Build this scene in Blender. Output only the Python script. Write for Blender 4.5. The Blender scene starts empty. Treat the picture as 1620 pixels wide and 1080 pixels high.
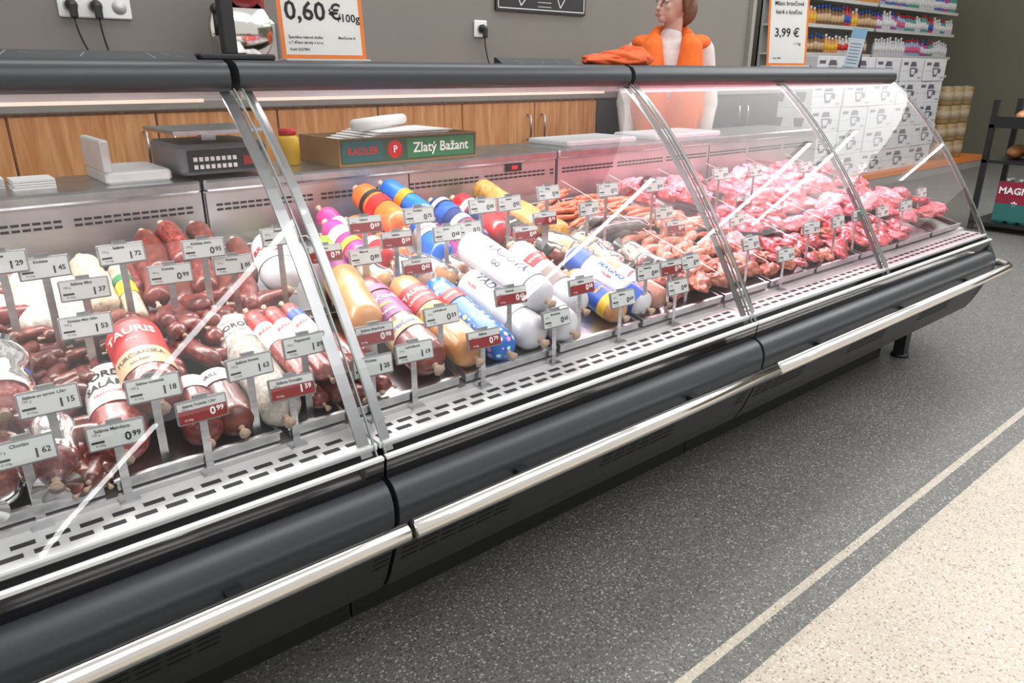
import bpy, math, random
from mathutils import Vector, Matrix, noise
R=random.Random(7)
SC=bpy.context.scene
COL=SC.collection
try: SC.view_settings.view_transform='Standard'
except Exception: pass

# ------------------------------------------------------------------ materials
MATS={}
def _p(name):
    m=bpy.data.materials.new(name); m.use_nodes=True
    return m,m.node_tree.nodes,m.node_tree.links,m.node_tree.nodes["Principled BSDF"]
def ramp(n,stops):
    r=n.new("ShaderNodeValToRGB"); e=r.color_ramp.elements
    while len(e)<len(stops): e.new(.5)
    for i,(p,c) in enumerate(stops): e[i].position=p; e[i].color=(c[0],c[1],c[2],1)
    return r
def M(name,col,rough=.5,metal=0,spec=.5,var=.06,scale=12,bump=0,coat=0,emit=None,es=0):
    if name in MATS: return MATS[name]
    m,n,l,b=_p(name)
    tc=n.new("ShaderNodeTexCoord"); no=n.new("ShaderNodeTexNoise"); no.inputs["Scale"].default_value=scale; no.inputs["Detail"].default_value=4
    l.new(tc.outputs["Object"],no.inputs["Vector"])
    r=ramp(n,[(.3,[max(0,c*(1-var)) for c in col]),(.7,[min(1,c*(1+var)) for c in col])])
    l.new(no.outputs["Fac"],r.inputs[0]); l.new(r.outputs[0],b.inputs["Base Color"])
    b.inputs["Roughness"].default_value=rough; b.inputs["Metallic"].default_value=metal
    b.inputs["Specular IOR Level"].default_value=spec; b.inputs["Coat Weight"].default_value=coat
    if bump:
        bp=n.new("ShaderNodeBump"); bp.inputs["Strength"].default_value=bump; bp.inputs["Distance"].default_value=.01
        l.new(no.outputs["Fac"],bp.inputs["Height"]); l.new(bp.outputs[0],b.inputs["Normal"])
    if emit:
        b.inputs["Emission Color"].default_value=(*emit,1); b.inputs["Emission Strength"].default_value=es
    MATS[name]=m; return m
def meat(name,stops,scale=60,rough=.35,bump=.25,stretch=(1,1,1),detail=6,dist=.0,coat=.3):
    if name in MATS: return MATS[name]
    m,n,l,b=_p(name)
    tc=n.new("ShaderNodeTexCoord"); mp=n.new("ShaderNodeMapping"); mp.inputs["Scale"].default_value=stretch
    oi=n.new("ShaderNodeObjectInfo"); ml=n.new("ShaderNodeMath"); ml.operation='MULTIPLY'; ml.inputs[1].default_value=37
    l.new(oi.outputs["Random"],ml.inputs[0]); l.new(ml.outputs[0],mp.inputs["Location"])
    no=n.new("ShaderNodeTexNoise"); no.inputs["Scale"].default_value=scale; no.inputs["Detail"].default_value=detail; no.inputs["Roughness"].default_value=.65; no.inputs["Distortion"].default_value=dist
    l.new(tc.outputs["Object"],mp.inputs[0]); l.new(mp.outputs[0],no.inputs["Vector"])
    r=ramp(n,stops); l.new(no.outputs["Fac"],r.inputs[0]); l.new(r.outputs[0],b.inputs["Base Color"])
    b.inputs["Roughness"].default_value=rough; b.inputs["Coat Weight"].default_value=coat; b.inputs["Coat Roughness"].default_value=.15
    bp=n.new("ShaderNodeBump"); bp.inputs["Strength"].default_value=bump; bp.inputs["Distance"].default_value=.004
    l.new(no.outputs["Fac"],bp.inputs["Height"]); l.new(bp.outputs[0],b.inputs["Normal"])
    MATS[name]=m; return m
def glassy(name,tint=(.97,.985,.98),ior=1.6,rough=0.0,veil=0.0):
    if name in MATS: return MATS[name]
    m=bpy.data.materials.new(name); m.use_nodes=True; n=m.node_tree.nodes; l=m.node_tree.links; n.clear()
    o=n.new("ShaderNodeOutputMaterial"); t=n.new("ShaderNodeBsdfTransparent"); t.inputs[0].default_value=(*tint,1)
    g=n.new("ShaderNodeBsdfGlossy"); g.inputs["Roughness"].default_value=rough; g.inputs[0].default_value=(1,1,1,1)
    f=n.new("ShaderNodeFresnel"); f.inputs[0].default_value=ior
    mx=n.new("ShaderNodeMixShader"); l.new(f.outputs[0],mx.inputs[0]); l.new(t.outputs[0],mx.inputs[1]); l.new(g.outputs[0],mx.inputs[2])
    last=mx
    if veil:
        d=n.new("ShaderNodeBsdfDiffuse"); d.inputs[0].default_value=(.9,.9,.9,1)
        no=n.new("ShaderNodeTexNoise"); no.inputs["Scale"].default_value=25
        mm=n.new("ShaderNodeMath"); mm.operation='MULTIPLY'; mm.inputs[1].default_value=veil; l.new(no.outputs["Fac"],mm.inputs[0])
        m2=n.new("ShaderNodeMixShader"); l.new(mm.outputs[0],m2.inputs[0]); l.new(mx.outputs[0],m2.inputs[1]); l.new(d.outputs[0],m2.inputs[2]); last=m2
    l.new(last.outputs[0],o.inputs[0]); MATS[name]=m; return m

BLACK=M("black_matte_plastic",(.016,.017,.019),.42,spec=.5)
BUMP=M("dark_bumper_plastic",(.036,.040,.047),.36,bump=.03,scale=300)
GLOSSB=M("glossy_black",(.008,.008,.01),.08)
STEEL=M("brushed_steel",(.50,.50,.51),.28,1,var=.15,scale=20)
STEEL2=M("steel_panel",(.58,.56,.57),.32,.9,var=.14,scale=6)
STRIPM=M("dark_steel_strip",(.30,.30,.31),.3,1,var=.1,scale=10)
CHROME=M("chrome",(.80,.77,.73),.1,1,var=.02)
ALU=M("white_aluminium",(.74,.75,.76),.35,.3)
SLOT=M("dark_slot",(.015,.015,.016),.7)
WHITE=M("white_paper",(.80,.80,.79),.6,var=.02)
ORANGE=M("orange_print",(.85,.22,.03),.5,var=.03)
INK=M("black_ink",(.008,.008,.008),.6,var=0)
REDINK=M("red_ink",(.6,.02,.03),.5,var=.03)
WINK=M("white_ink",(.9,.9,.9),.5,var=0)
TAGBODY=M("tag_casing_grey",(.22,.225,.23),.4)
SCREEN=M("electronic_paper_grey",(.64,.66,.65),.45,var=.02)
SCREENR=M("electronic_paper_red",(.26,.012,.012),.45,var=.03)
LED=M("led_tube",(1,.8,.7),.5,emit=(1,.80,.66),es=.45)
LEDP=M("pink_led_tube",(1,.7,.8),.5,emit=(1,.6,.7),es=.5)
LAMP=M("ceiling_lamp_diffuser",(1,1,1),.5,emit=(1,1,1),es=30)
GLASS=glassy("counter_glass",tint=(.985,.99,.985),ior=1.33)
CLEAR=glassy("clear_acrylic",tint=(.985,.99,.985),ior=1.22)
GEDGE=M("glass_edge",(.24,.29,.28),.2,spec=.8)
WRAP=glassy("plastic_film",tint=(.97,.97,.97),ior=1.33,rough=.10,veil=.05)

# ------------------------------------------------------------------ mesh helpers
TC={}
def tmesh(body,size,bold=0.0):
    k=(body,round(size,4),bold)
    if k in TC: return TC[k]
    cu=bpy.data.curves.new("tmp",'FONT'); cu.body=body; cu.size=size; cu.resolution_u=2; cu.offset=bold*size; cu.align_x='CENTER'; cu.align_y='CENTER'; cu.fill_mode='FRONT'
    o=bpy.data.objects.new("tmp",cu); COL.objects.link(o)
    dg=bpy.context.evaluated_depsgraph_get(); me=o.evaluated_get(dg).to_mesh()
    vs=[(v.co.x,v.co.y) for v in me.vertices]; fs=[tuple(p.vertices) for p in me.polygons]
    o.evaluated_get(dg).to_mesh_clear()
    bpy.data.objects.remove(o); bpy.data.curves.remove(cu)
    TC[k]=(vs,fs); return TC[k]
class MB:
    def __init__(s): s.v=[];s.f=[];s.m=[];s.s=[]
    def add(s,vs,fs,mi=0,sm=False):
        b=len(s.v); s.v+= [tuple(v) for v in vs]
        for f in fs: s.f.append(tuple(b+i for i in f)); s.m.append(mi); s.s.append(sm)
    def box(s,x0,x1,y0,y1,z0,z1,mi=0,bev=0):
        if bev<=0:
            v=[(x,y,z) for x in(x0,x1) for y in(y0,y1) for z in(z0,z1)]
            s.add(v,[(0,1,3,2),(4,6,7,5),(0,4,5,1),(2,3,7,6),(0,2,6,4),(1,5,7,3)],mi)
        else:
            b=bev
            def ring(z,i): return [(x0+b+i,y0+i,z),(x1-b-i,y0+i,z),(x1-i,y0+b+i,z),(x1-i,y1-b-i,z),(x1-b-i,y1-i,z),(x0+b+i,y1-i,z),(x0+i,y1-b-i,z),(x0+i,y0+b+i,z)]
            v=ring(z0,b*.7)+ring(z0+b,0)+ring(z1-b,0)+ring(z1,b*.7)
            f=[tuple(range(8))[::-1],tuple(range(24,32))]
            for k in range(3):
                for i in range(8): f.append((k*8+i,k*8+(i+1)%8,(k+1)*8+(i+1)%8,(k+1)*8+i))
            s.add(v,f,mi)
    def prism(s,prof,x0,x1,mi=0,sm=False):
        n=len(prof); v=[(x0,y,z) for y,z in prof]+[(x1,y,z) for y,z in prof]
        s.add(v,[(i,(i+1)%n,n+(i+1)%n,n+i) for i in range(n)],mi,sm)
        s.add(v,[tuple(range(n))[::-1],tuple(range(n,2*n))],mi)
    def sweep(s,pts,rad,seg=16,mi=0,sq=1.0,wob=0,seed=0,ref=None):
        n=len(pts); P=[Vector(p) for p in pts]; vs=[]
        for i,p in enumerate(P):
            t=(P[min(i+1,n-1)]-P[max(i-1,0)]).normalized()
            rf=Vector(ref) if ref else (Vector((0,0,1)) if abs(t.z)<.95 else Vector((0,1,0)))
            a=t.cross(rf).normalized(); b=a.cross(t)
            for k in range(seg):
                th=2*math.pi*k/seg; d=a*math.cos(th)+b*math.sin(th)*sq
                r=rad[i]
                if wob: r*=1+wob*noise.noise((p+d*r)*22+Vector((seed,0,0)))
                vs.append(p+d*r)
        fs=[(i*seg+k,i*seg+(k+1)%seg,(i+1)*seg+(k+1)%seg,(i+1)*seg+k) for i in range(n-1) for k in range(seg)]
        fs+=[tuple(range(seg))[::-1],tuple(range((n-1)*seg,n*seg))]
        s.add(vs,fs,mi,True)
    def cyl(s,a,b,r,seg=12,mi=0,r2=None): s.sweep([a,b],[r,r if r2 is None else r2],seg,mi)
    def ball(s,c,rx,ry,rz,mi=0,seg=14,rings=9,fn=None):
        vs=[];
        for i in range(rings+1):
            ph=math.pi*i/rings
            for k in range(seg):
                th=2*math.pi*k/seg; d=Vector((math.sin(ph)*math.cos(th),math.sin(ph)*math.sin(th),math.cos(ph)))
                q=fn(d) if fn else 1
                vs.append((c[0]+rx*d.x*q,c[1]+ry*d.y*q,c[2]+rz*d.z*q))
        fs=[(i*seg+k,(i+1)*seg+k,(i+1)*seg+(k+1)%seg,i*seg+(k+1)%seg) for i in range(rings) for k in range(seg)]
        s.add(vs,fs,mi,True)
    def text(s,body,size,fn,mi,bold=0.0,dx=0,dy=0):
        vs,fs=tmesh(body,size,bold); s.add([fn(x+dx,y+dy) for x,y in vs],fs,mi)
    def build(s,name,mats,shift=None):
        me=bpy.data.meshes.new(name)
        v=s.v if shift is None else [(a[0]-shift[0],a[1]-shift[1],a[2]-shift[2]) for a in s.v]
        me.from_pydata(v,[],s.f); me.polygons.foreach_set("material_index",s.m); me.polygons.foreach_set("use_smooth",s.s)
        for m in mats: me.materials.append(m)
        me.update(); return me
def obj(name,me,parent=None,loc=(0,0,0),rot=(0,0,0),label=None,cat=None,group=None,kind=None,scale=None):
    o=bpy.data.objects.new(name,me); COL.objects.link(o); o.location=loc; o.rotation_euler=rot
    if scale: o.scale=scale
    if parent: o.parent=parent
    if label: o["label"]=label
    if cat: o["category"]=cat
    if group: o["group"]=group
    if kind: o["kind"]=kind
    return o
def thing(name,base,label,cat,group=None,rot=(0,0,0)):
    e=obj(name,None,None,base,rot,label,cat,group); e.empty_display_size=.05; return e
def wpart(name,mb,mats,parent,label=None):   # mesh given in world coordinates (unrotated parent)
    return obj(name,mb.build(name,mats,parent.location),parent,label=label)
def lpart(name,mb,mats,parent,label=None,loc=(0,0,0),rot=(0,0,0)):
    return obj(name,mb.build(name,mats),parent,loc,rot,label=label)
def solo(name,mb,mats,base,label,cat,group=None):
    return obj(name,mb.build(name,mats,base),None,base,label=label,cat=cat,group=group)
def clone(src,name,loc,rot=(0,0,0),label=None,scale=None):
    o=src.copy(); o.name=name; o.location=loc; o.rotation_euler=rot; o.parent=None
    if scale: o.scale=scale
    if label: o["label"]=label
    COL.objects.link(o)
    for c in src.children:
        d=c.copy(); d.parent=o; COL.objects.link(d)
    return o
def deck(y): return .232+.27*y

# ------------------------------------------------------------------ camera
F=1150.0; T=math.atan(422/1150.0); PSI=math.radians(50.4)
hx,hy=math.cos(PSI),math.sin(PSI); ct,st=math.cos(T),math.sin(T)
fw=Vector((hx*ct,hy*ct,-st)); rt=Vector((hy,-hx,0)); up=rt.cross(fw)
cam=bpy.data.cameras.new("camera"); co=bpy.data.objects.new("camera",cam); COL.objects.link(co)
cam.sensor_width=36; cam.lens=F/1620*36; co.location=(0,0,1.25); cam.clip_start=.02
co.rotation_euler=Matrix((rt,up,-fw)).transposed().to_euler()
SC.camera=co

# ------------------------------------------------------------------ room
def floor_mat():
    m,n,l,b=_p("speckled_floor")
    g=n.new("ShaderNodeNewGeometry"); sp=n.new("ShaderNodeSeparateXYZ"); l.new(g.outputs["Position"],sp.inputs[0])
    def vor(s):
        x=n.new("ShaderNodeTexVoronoi"); x.inputs["Scale"].default_value=s; l.new(g.outputs["Position"],x.inputs["Vector"])
        q=n.new("ShaderNodeSeparateColor"); l.new(x.outputs["Color"],q.inputs[0]); return q
    a=vor(235); c=n.new("ShaderNodeTexNoise"); c.inputs["Scale"].default_value=3; l.new(g.outputs["Position"],c.inputs["Vector"])
    rd=ramp(n,[(.0,(.07,.07,.066)),(.18,(.12,.12,.113)),(.45,(.155,.155,.145)),(.84,(.18,.18,.166)),(.92,(.26,.26,.24)),(.98,(.45,.44,.41))])
    rb=ramp(n,[(.0,(.22,.17,.12)),(.06,(.36,.30,.23)),(.15,(.52,.46,.37)),(.85,(.59,.52,.43)),(.97,(.72,.68,.60))])
    l.new(a.outputs[0],rd.inputs[0]); l.new(a.outputs[0],rb.inputs[0])
    def gt(v):
        x=n.new("ShaderNodeMath"); x.operation='GREATER_THAN'; x.inputs[1].default_value=v; l.new(sp.outputs["Y"],x.inputs[0]); return x
    g1,g2,g3=gt(.635),gt(.705),gt(.728)
    def mix(f,p,q):
        x=n.new("ShaderNodeMixRGB"); l.new(f.outputs[0],x.inputs[0]); l.new(p.outputs[0],x.inputs[1]); l.new(q.outputs[0],x.inputs[2]); return x
    m1=mix(g1,rb,rd); m2=mix(g2,m1,rb); m3=mix(g3,m2,rd)
    mm=n.new("ShaderNodeMixRGB"); mm.blend_type='MULTIPLY'; mm.inputs[0].default_value=.22
    l.new(m3.outputs[0],mm.inputs[1]); l.new(c.outputs["Fac"],mm.inputs[2]); l.new(mm.outputs[0],b.inputs["Base Color"])
    b.inputs["Roughness"].default_value=.42; return m
WALLM=M("taupe_wall_paint",(.205,.188,.168),.7,var=.03,scale=2)
WALLE=M("olive_wall_paint",(.15,.145,.105),.7,var=.03,scale=2)
def struct(name,boxes,mat):
    mb=MB()
    for b in boxes: mb.box(*b)
    return obj(name,mb.build(name,[mat]),kind="structure")
struct("floor",[(-3,14,-6,7,-.1,0)],floor_mat())
struct("wall_back",[(-3,4.95,3.3,3.42,0,3.3)],WALLM)
struct("wall_far",[(4.95,13.6,6.4,6.5,0,3.3)],M("pale_olive_wall",(.3,.29,.23),.7,var=.03,scale=2))
struct("wall_end",[(13.5,13.6,-6,6.4,0,3.3)],WALLE)
struct("trim_1",[(1.74,1.75,3.292,3.3,1.2,3.3)],M("wall_joint",(.15,.14,.125),.6))
struct("trim_2",[(4.93,4.97,3.27,3.3,0,3.3)],M("corner_trim",(.28,.26,.24),.5))

# ceiling lamps (linear luminaires across the aisle)
lampmb=MB(); lampmb.box(-.014,.014,-.9,.9,.0,.03,0)
hmb=MB(); hmb.box(-.03,.03,-.93,.93,.03,.08,0); hmb.box(-.01,.01,-.5,-.48,.08,.5); hmb.box(-.01,.01,.48,.5,.08,.5)
first=None
for i,(x,y) in enumerate([(1.25,-.20),(.55,-2.5),(4.15,-.35),(7.1,.10),(6.3,-.05),(10.1,.45)]):
    if not first:
        first=thing("ceiling_lamp",(x,y,3.1),"slim white linear lamp hanging above the aisle","lamp","linear ceiling lamps",rot=(0,0,math.radians(-24)))
        lpart("diffuser",lampmb,[LAMP],first); lpart("housing",hmb,[WHITE],first)
    else: clone(first,"ceiling_lamp",(x,y,3.1),(0,0,math.radians(-24)))

# ------------------------------------------------------------------ refrigerated counter
def gl(t):
    a,b,c=(1.15,.54),(1.42,1.02),(1.69,1.22); k=1-t
    return (k*k*a[0]+2*k*t*b[0]+t*t*c[0], k*k*a[1]+2*k*t*b[1]+t*t*c[1])
GT=[gl(i/16) for i in range(17)]
def glnorm(i):
    a=GT[max(0,i-1)]; b=GT[min(16,i+1)]; d=Vector((b[0]-a[0],b[1]-a[1])).normalized(); return Vector((-d.y,d.x))
def strip(mb,x0,x1,off,th,mi,i0=0,i1=16):
    v=[];n=0
    for i in range(i0,i1+1):
        nn=glnorm(i); y,z=GT[i]
        for (x,o) in ((x0,off),(x1,off),(x1,off-th),(x0,off-th)): v.append((x,y+nn.x*o,z+nn.y*o))
        n+=1
    f=[(k*4+j,k*4+(j+1)%4,(k+1)*4+(j+1)%4,(k+1)*4+j) for k in range(n-1) for j in range(4)]
    f+=[(0,1,2,3),(n*4-4,n*4-1,n*4-2,n*4-3)]
    mb.add(v,f,mi,False)
def module(x0,x1,panels,label,pink=False,end=False,tick=0):
    E=thing("refrigerated_display_counter",((x0+x1)/2,1.75,0),label,"counter","display counter sections")
    m=MB(); m.prism([(1.172,.52),(1.26,.550),(2.06,.762),(2.06,.955),(2.36,.955),(2.36,.2),(1.24,.2),(1.15,.36),(1.15,.49)],x0,x1); wpart("body",m,[BLACK],E)
    m=MB(); m.box(x0,x1-(.42 if end else 0),1.36,2.3,0,.2); wpart("plinth",m,[M("plinth_black",(.012,.012,.012),.7)],E)
    if end:
        for fy in (1.28,2.2):
            m=MB(); m.box(x1-.36,x1-.31,fy,fy+.05,.012,.2); m.cyl((x1-.335,fy+.025,0),(x1-.335,fy+.025,.015),.04); wpart("leg",m,[BLACK],E)
    m=MB(); m.prism([(1.26,deck(1.26)-.01),(1.26,deck(1.26)),(2.05,deck(2.05)),(2.05,deck(2.05)-.012)],x0,x1); wpart("deck",m,[STEEL2],E,"steel display deck")
    # air grille
    m=MB(); m.box(x0,x1,1.160,1.262,.550,.562,0)
    nx=int((x1-x0)/.048)
    for r_ in range(2):
        for i in range(nx):
            a=x0+.01+i*.048+(.02 if r_ else 0)
            if a+.034<x1: m.box(a,a+.034,1.184+r_*.030,1.197+r_*.030,.5615,.5626,1)
    wpart("air_grille",m,[ALU,SLOT],E,"white slotted air grille")
    # rear panel
    m=MB(); m.box(x0,x1,2.05,2.06,.765,.955,0)
    nx=int((x1-x0)/.022)
    for i in range(nx):
        if i%14 in(0,): continue
        a=x0+.008+i*.022
        for z in (.90,.913): m.box(a,a+.017,2.0485,2.05,z,z+.006,1)
    for xx in (x0+.002,x0+(x1-x0)/2): m.box(xx,xx+.003,2.048,2.05,.77,.95,1)
    wpart("rear_panel",m,[STEEL2,SLOT],E,"steel rear panel with vent slots")
    if tick:
        m=MB(); m.box(tick-.035,tick+.035,2.042,2.05,.925,.952,0); m.box(tick-.012,tick+.014,2.040,2.042,.932,.945,1); wpart("thermometer",m,[BLACK,REDINK],E)
    m=MB(); m.box(x0,x1,2.035,2.38,.955,.985,0,.006); wpart("rear_worktop",m,[STEEL],E)
    # front
    m=MB(); m.prism([(1.142,.488),(1.136,.533),(1.142,.541),(1.163,.541),(1.163,.488)],x0,x1); m.box(x0,x1,1.134,1.146,.5365,.543,1); wpart("glass_base_trim",m,[GLOSSB,ALU],E)
    bp=[(1.15,.489),(1.138,.489),(1.124,.483),(1.113,.472),(1.105,.455),(1.102,.435),(1.104,.41),(1.112,.385),(1.125,.365),(1.15,.36)]
    m=MB(); m.prism(bp,x0+.003,x1-.003,0,True); wpart("bumper",m,[BUMP],E,"dark curved bumper")
    lp=[(1.125,.365),(1.12,.34),(1.155,.25),(1.18,.205),(1.24,.2),(1.15,.36)]
    m=MB(); m.prism(lp,x0+.002,x1-.002)
    nx=int((x1-x0)/.05)
    for r_ in range(3):
        for i in range(nx):
            if (i//6)%2: continue
            a=x0+.02+i*.05; z=.325-r_*.016; y=1.12+(.34-z)*.389-.0012
            m.add([(a,y,z),(a+.04,y,z),(a+.04,y+.003,z-.007),(a,y+.003,z-.007)],[(0,1,2,3)],1)
    wpart("lower_panel",m,[BLACK,SLOT],E)
    m=MB(); RZ=.415
    if end:
        pts=[(x0+.003,1.055,RZ),(x1+.02,1.055,RZ)]
        for k in range(1,8):
            a=k/7*math.pi/2; pts.append((x1+.02+.09*math.sin(a),1.145-.09*math.cos(a),RZ))
        pts.append((x1+.11,2.3,RZ)); m.sweep(pts,[.0205]*len(pts),16,0,ref=(0,0,1))
    else: m.sweep([(x0+.003,1.055,RZ),(x0+.006,1.055,RZ),(x1-.006,1.055,RZ),(x1-.003,1.055,RZ)],[.018,.0205,.0205,.018],16)
    wpart("handrail",m,[CHROME],E,"chrome handrail")
    xx=x0+.3
    while xx<x1-.1:
        m=MB(); m.box(xx,xx+.03,1.07,1.13,.405,.42); wpart("rail_bracket",m,[BLACK],E); xx+=.62
    # glass
    for (a,b) in panels:
        m=MB(); v=[];
        for y,z in GT: v+=[(a,y,z),(b,y,z)]
        m.add(v,[(2*i,2*i+1,2*i+3,2*i+2) for i in range(16)],0,True)
        strip(m,a,a+.003,.002,.006,1); strip(m,b-.003,b,.002,.006,1)
        wpart("glass_panel",m,[GLASS,GEDGE],E,"curved clear front glass")
        m=MB(); strip(m,a+.007,a+.024,-.006,.004,0); wpart("glass_support",m,[STRIPM],E)
        m=MB(); strip(m,b-.032,b-.007,-.006,.004,0); wpart("glass_support",m,[STRIPM],E)
    oy=.145
    tp=[(y+oy,z+.008) for y,z in [(1.56,1.207),(1.545,1.214),(1.537,1.230),(1.540,1.250),(1.552,1.264),(1.575,1.272),(1.79,1.272),(1.805,1.264),(1.81,1.247),(1.80,1.227),(1.70,1.212)]]
    m=MB(); m.prism(tp,x0+.002,x1-.012,0,True)
    if end:
        v=[];c=(1.67+oy,1.246)
        for j in range(5):
            q=j/4*math.pi/2
            for (y,z) in tp: v.append((x1-.012+.05*math.sin(q),c[0]+(y-c[0])*(.25+.75*math.cos(q)),c[1]+(z-c[1])*(.3+.7*math.cos(q))-.02*math.sin(q)))
        n=len(tp); m.add(v,[(j*n+i,j*n+(i+1)%n,(j+1)*n+(i+1)%n,(j+1)*n+i) for j in range(4) for i in range(n)]+[tuple(range(4*n,5*n))],0,True)
    wpart("top_rail",m,[BUMP],E,"rounded dark top rail")
    m=MB(); m.box(x0+.02,x1-.02,1.74,1.84,1.200,1.220,0); m.box(x0+.05,x1-.05,1.765,1.785,1.192,1.200,1); wpart("light_fixture",m,[ALU,LEDP if pink else LED],E)
    if end:
        pr=[(y,z) for y,z in GT]+[(1.95,1.213),(2.05,.98),(2.05,.56)]
        m=MB(); m.add([(x1+.004,y,z) for y,z in pr],[tuple(range(len(pr)))],0)
        wpart("side_glass",m,[CLEAR],E,"clear side glass")
        pr=[(1.102,.41),(1.105,.455),(1.12,.483),(1.15,.545),(2.38,.60),(2.38,.2),(1.24,.2),(1.12,.34)]; c=(1.7,.40); v=[]
        for j in range(6):
            q=j/5*math.pi/2
            for (y,z) in pr: v.append((x1-.003+.085*math.sin(q),c[0]+(y-c[0])*(.90+.10*math.cos(q)),c[1]+(z-c[1])*(.55+.45*math.cos(q))))
        n=len(pr); m=MB(); m.add(v,[(j*n+i,j*n+(i+1)%n,(j+1)*n+(i+1)%n,(j+1)*n+i) for j in range(5) for i in range(n)]+[tuple(range(5*n,6*n)),tuple(range(n))[::-1]],0,True)
        wpart("end_panel",m,[BUMP],E,"rounded dark end cap")
    L=bpy.data.lights.new("case_light",'AREA'); L.shape='RECTANGLE'; L.size=(x1-x0)-.1; L.size_y=.04
    L.energy=(7.4 if not pink else 8.6)*(x1-x0); L.color=(1,.97,.94) if not pink else (1,.60,.70)
    lo=bpy.data.objects.new("case_light",L); COL.objects.link(lo); lo.location=((x0+x1)/2,1.755,1.186); lo.rotation_euler=(math.radians(-20),0,0)
    return E
module(-.65,.612,[(-.645,.607)],"long curved-glass refrigerated counter section full of dark salamis")
module(.618,1.907,[(.623,1.902)],"long curved-glass refrigerated counter section with coloured wrapped sausages",tick=1.70)
module(1.913,3.80,[(1.918,2.80),(2.81,3.795)],"end section of curved-glass counter with raw pink meat",pink=True,end=True)

# ------------------------------------------------------------------ trays
def tray(xa,xb,ya,yb,g):
    m=MB()
    def slab(x0,x1,y0,y1,h0,h1):
        v=[(x,y,deck(y)+h) for x in(x0,x1) for y in(y0,y1) for h in(h0,h1)]
        m.add(v,[(0,1,3,2),(4,6,7,5),(0,4,5,1),(2,3,7,6),(0,2,6,4),(1,5,7,3)],0)
    slab(xa,xb,ya,yb,.004,.007)
    slab(xa,xb,ya,ya+.006,.007,.024); slab(xa,xb,yb-.006,yb,.007,.024); slab(xa,xa+.006,ya+.006,yb-.006,.007,.024); slab(xb-.006,xb,ya+.006,yb-.006,.007,.024)
    slab(xa-.004,xb+.004,ya-.004,ya+.002,.022,.026)
    return solo("display_tray",m,[STEEL],(xa,ya,deck(ya)),"shallow steel tray on the counter deck","tray",g)
xs=[-.1,.16,.47,.61,.90,1.20,1.52,1.91,2.17,2.47,2.80,3.12,3.45,3.77]
for a,b in zip(xs[:-1],xs[1:]):
    tray(a+.01,b-.01,1.268,1.62,"steel trays in the counter"); tray(a+.01,b-.01,1.65,2.03,"steel trays in the counter")
for x in xs[7:-1]:
    m=MB(); y0,y1=1.28,2.02; m.add([(x,y0,deck(y0)+.002),(x,y1,deck(y1)+.002),(x,y1,deck(y1)+.10),(x,y0,deck(y0)+.085)],[(0,1,2,3)],0)
    m.add([(x-.002,y0,deck(y0)+.085),(x+.002,y0,deck(y0)+.085),(x+.002,y1,deck(y1)+.10),(x-.002,y1,deck(y1)+.10)],[(0,1,2,3)],1)
    m.add([(x-.006,y0,deck(y0)+.001),(x+.006,y0,deck(y0)+.001),(x+.006,y1,deck(y1)+.001),(x-.006,y1,deck(y1)+.001)],[(0,1,2,3)],1)
    solo("clear_divider",m,[CLEAR,M("divider_edge",(.6,.66,.66),.2)],(x,1.65,deck(1.65)),"clear acrylic divider between the meat trays","divider","clear dividers in the counter")

# ------------------------------------------------------------------ sausages
DARK=meat("dark_salami_skin",[(.3,(.055,.008,.008)),(.5,(.16,.022,.018)),(.62,(.29,.055,.04)),(.72,(.52,.24,.17))],90,.35)
DARK2=meat("deep_brown_sausage_skin",[(.3,(.04,.008,.006)),(.55,(.14,.024,.014)),(.75,(.28,.065,.035))],50,.3,bump=.5)
REDS=meat("red_salami_skin",[(.3,(.15,.014,.014)),(.5,(.31,.038,.032)),(.64,(.54,.19,.15))],110,.35)
MOLD=meat("white_mould_skin",[(.3,(.24,.20,.16)),(.5,(.48,.44,.39)),(.7,(.70,.67,.63))],60,.7,bump=.8,coat=0)
BEIG=meat("beige_speckled_skin",[(.3,(.30,.2,.13)),(.5,(.50,.40,.29)),(.7,(.66,.59,.48))],80,.5)
TAN=meat("tan_casing",[(.3,(.48,.20,.07)),(.6,(.64,.31,.12)),(.8,(.7,.42,.20))],20,.3,bump=.1)
BRN=meat("brown_red_casing",[(.3,(.12,.020,.018)),(.55,(.23,.045,.035)),(.75,(.40,.14,.10))],60,.3)
PLW=meat("white_casing",[(.3,(.55,.56,.60)),(.7,(.68,.69,.73))],12,.28,bump=.15)
ORG=meat("orange_casing",[(.3,(.62,.10,.02)),(.6,(.8,.18,.04)),(.8,(.85,.30,.11))],30,.3,bump=.1)
REDC=meat("bright_red_casing",[(.3,(.42,.01,.015)),(.7,(.62,.025,.03))],20,.3,bump=.1)
PINKC=meat("magenta_casing",[(.3,(.45,.02,.16)),(.7,(.68,.06,.28))],25,.3,bump=.1)
BLUC=meat("bright_blue_casing",[(.3,(.01,.09,.5)),(.7,(.02,.18,.7))],25,.3,bump=.1)
NAVY=meat("navy_casing",[(.3,(.01,.015,.08)),(.7,(.03,.05,.2))],25,.3,bump=.1)
PURC=meat("purple_casing",[(.3,(.2,.02,.12)),(.7,(.4,.06,.25))],25,.3,bump=.1)
GRNC=meat("lime_casing",[(.3,(.13,.3,.03)),(.6,(.3,.48,.05)),(.75,(.7,.2,.3))],25,.3,bump=.1)
MUST=meat("mustard_loaf_crust",[(.3,(.30,.13,.02)),(.55,(.48,.25,.05)),(.75,(.66,.43,.14))],60,.5,bump=.8)
HAMP=meat("pale_pink_ham",[(.3,(.5,.20,.14)),(.55,(.65,.33,.24)),(.75,(.78,.54,.44))],18,.3,bump=.2)
GREY=meat("grey_blood_sausage",[(.3,(.06,.05,.05)),(.6,(.15,.12,.11)),(.8,(.35,.3,.28))],50,.3)
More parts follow.
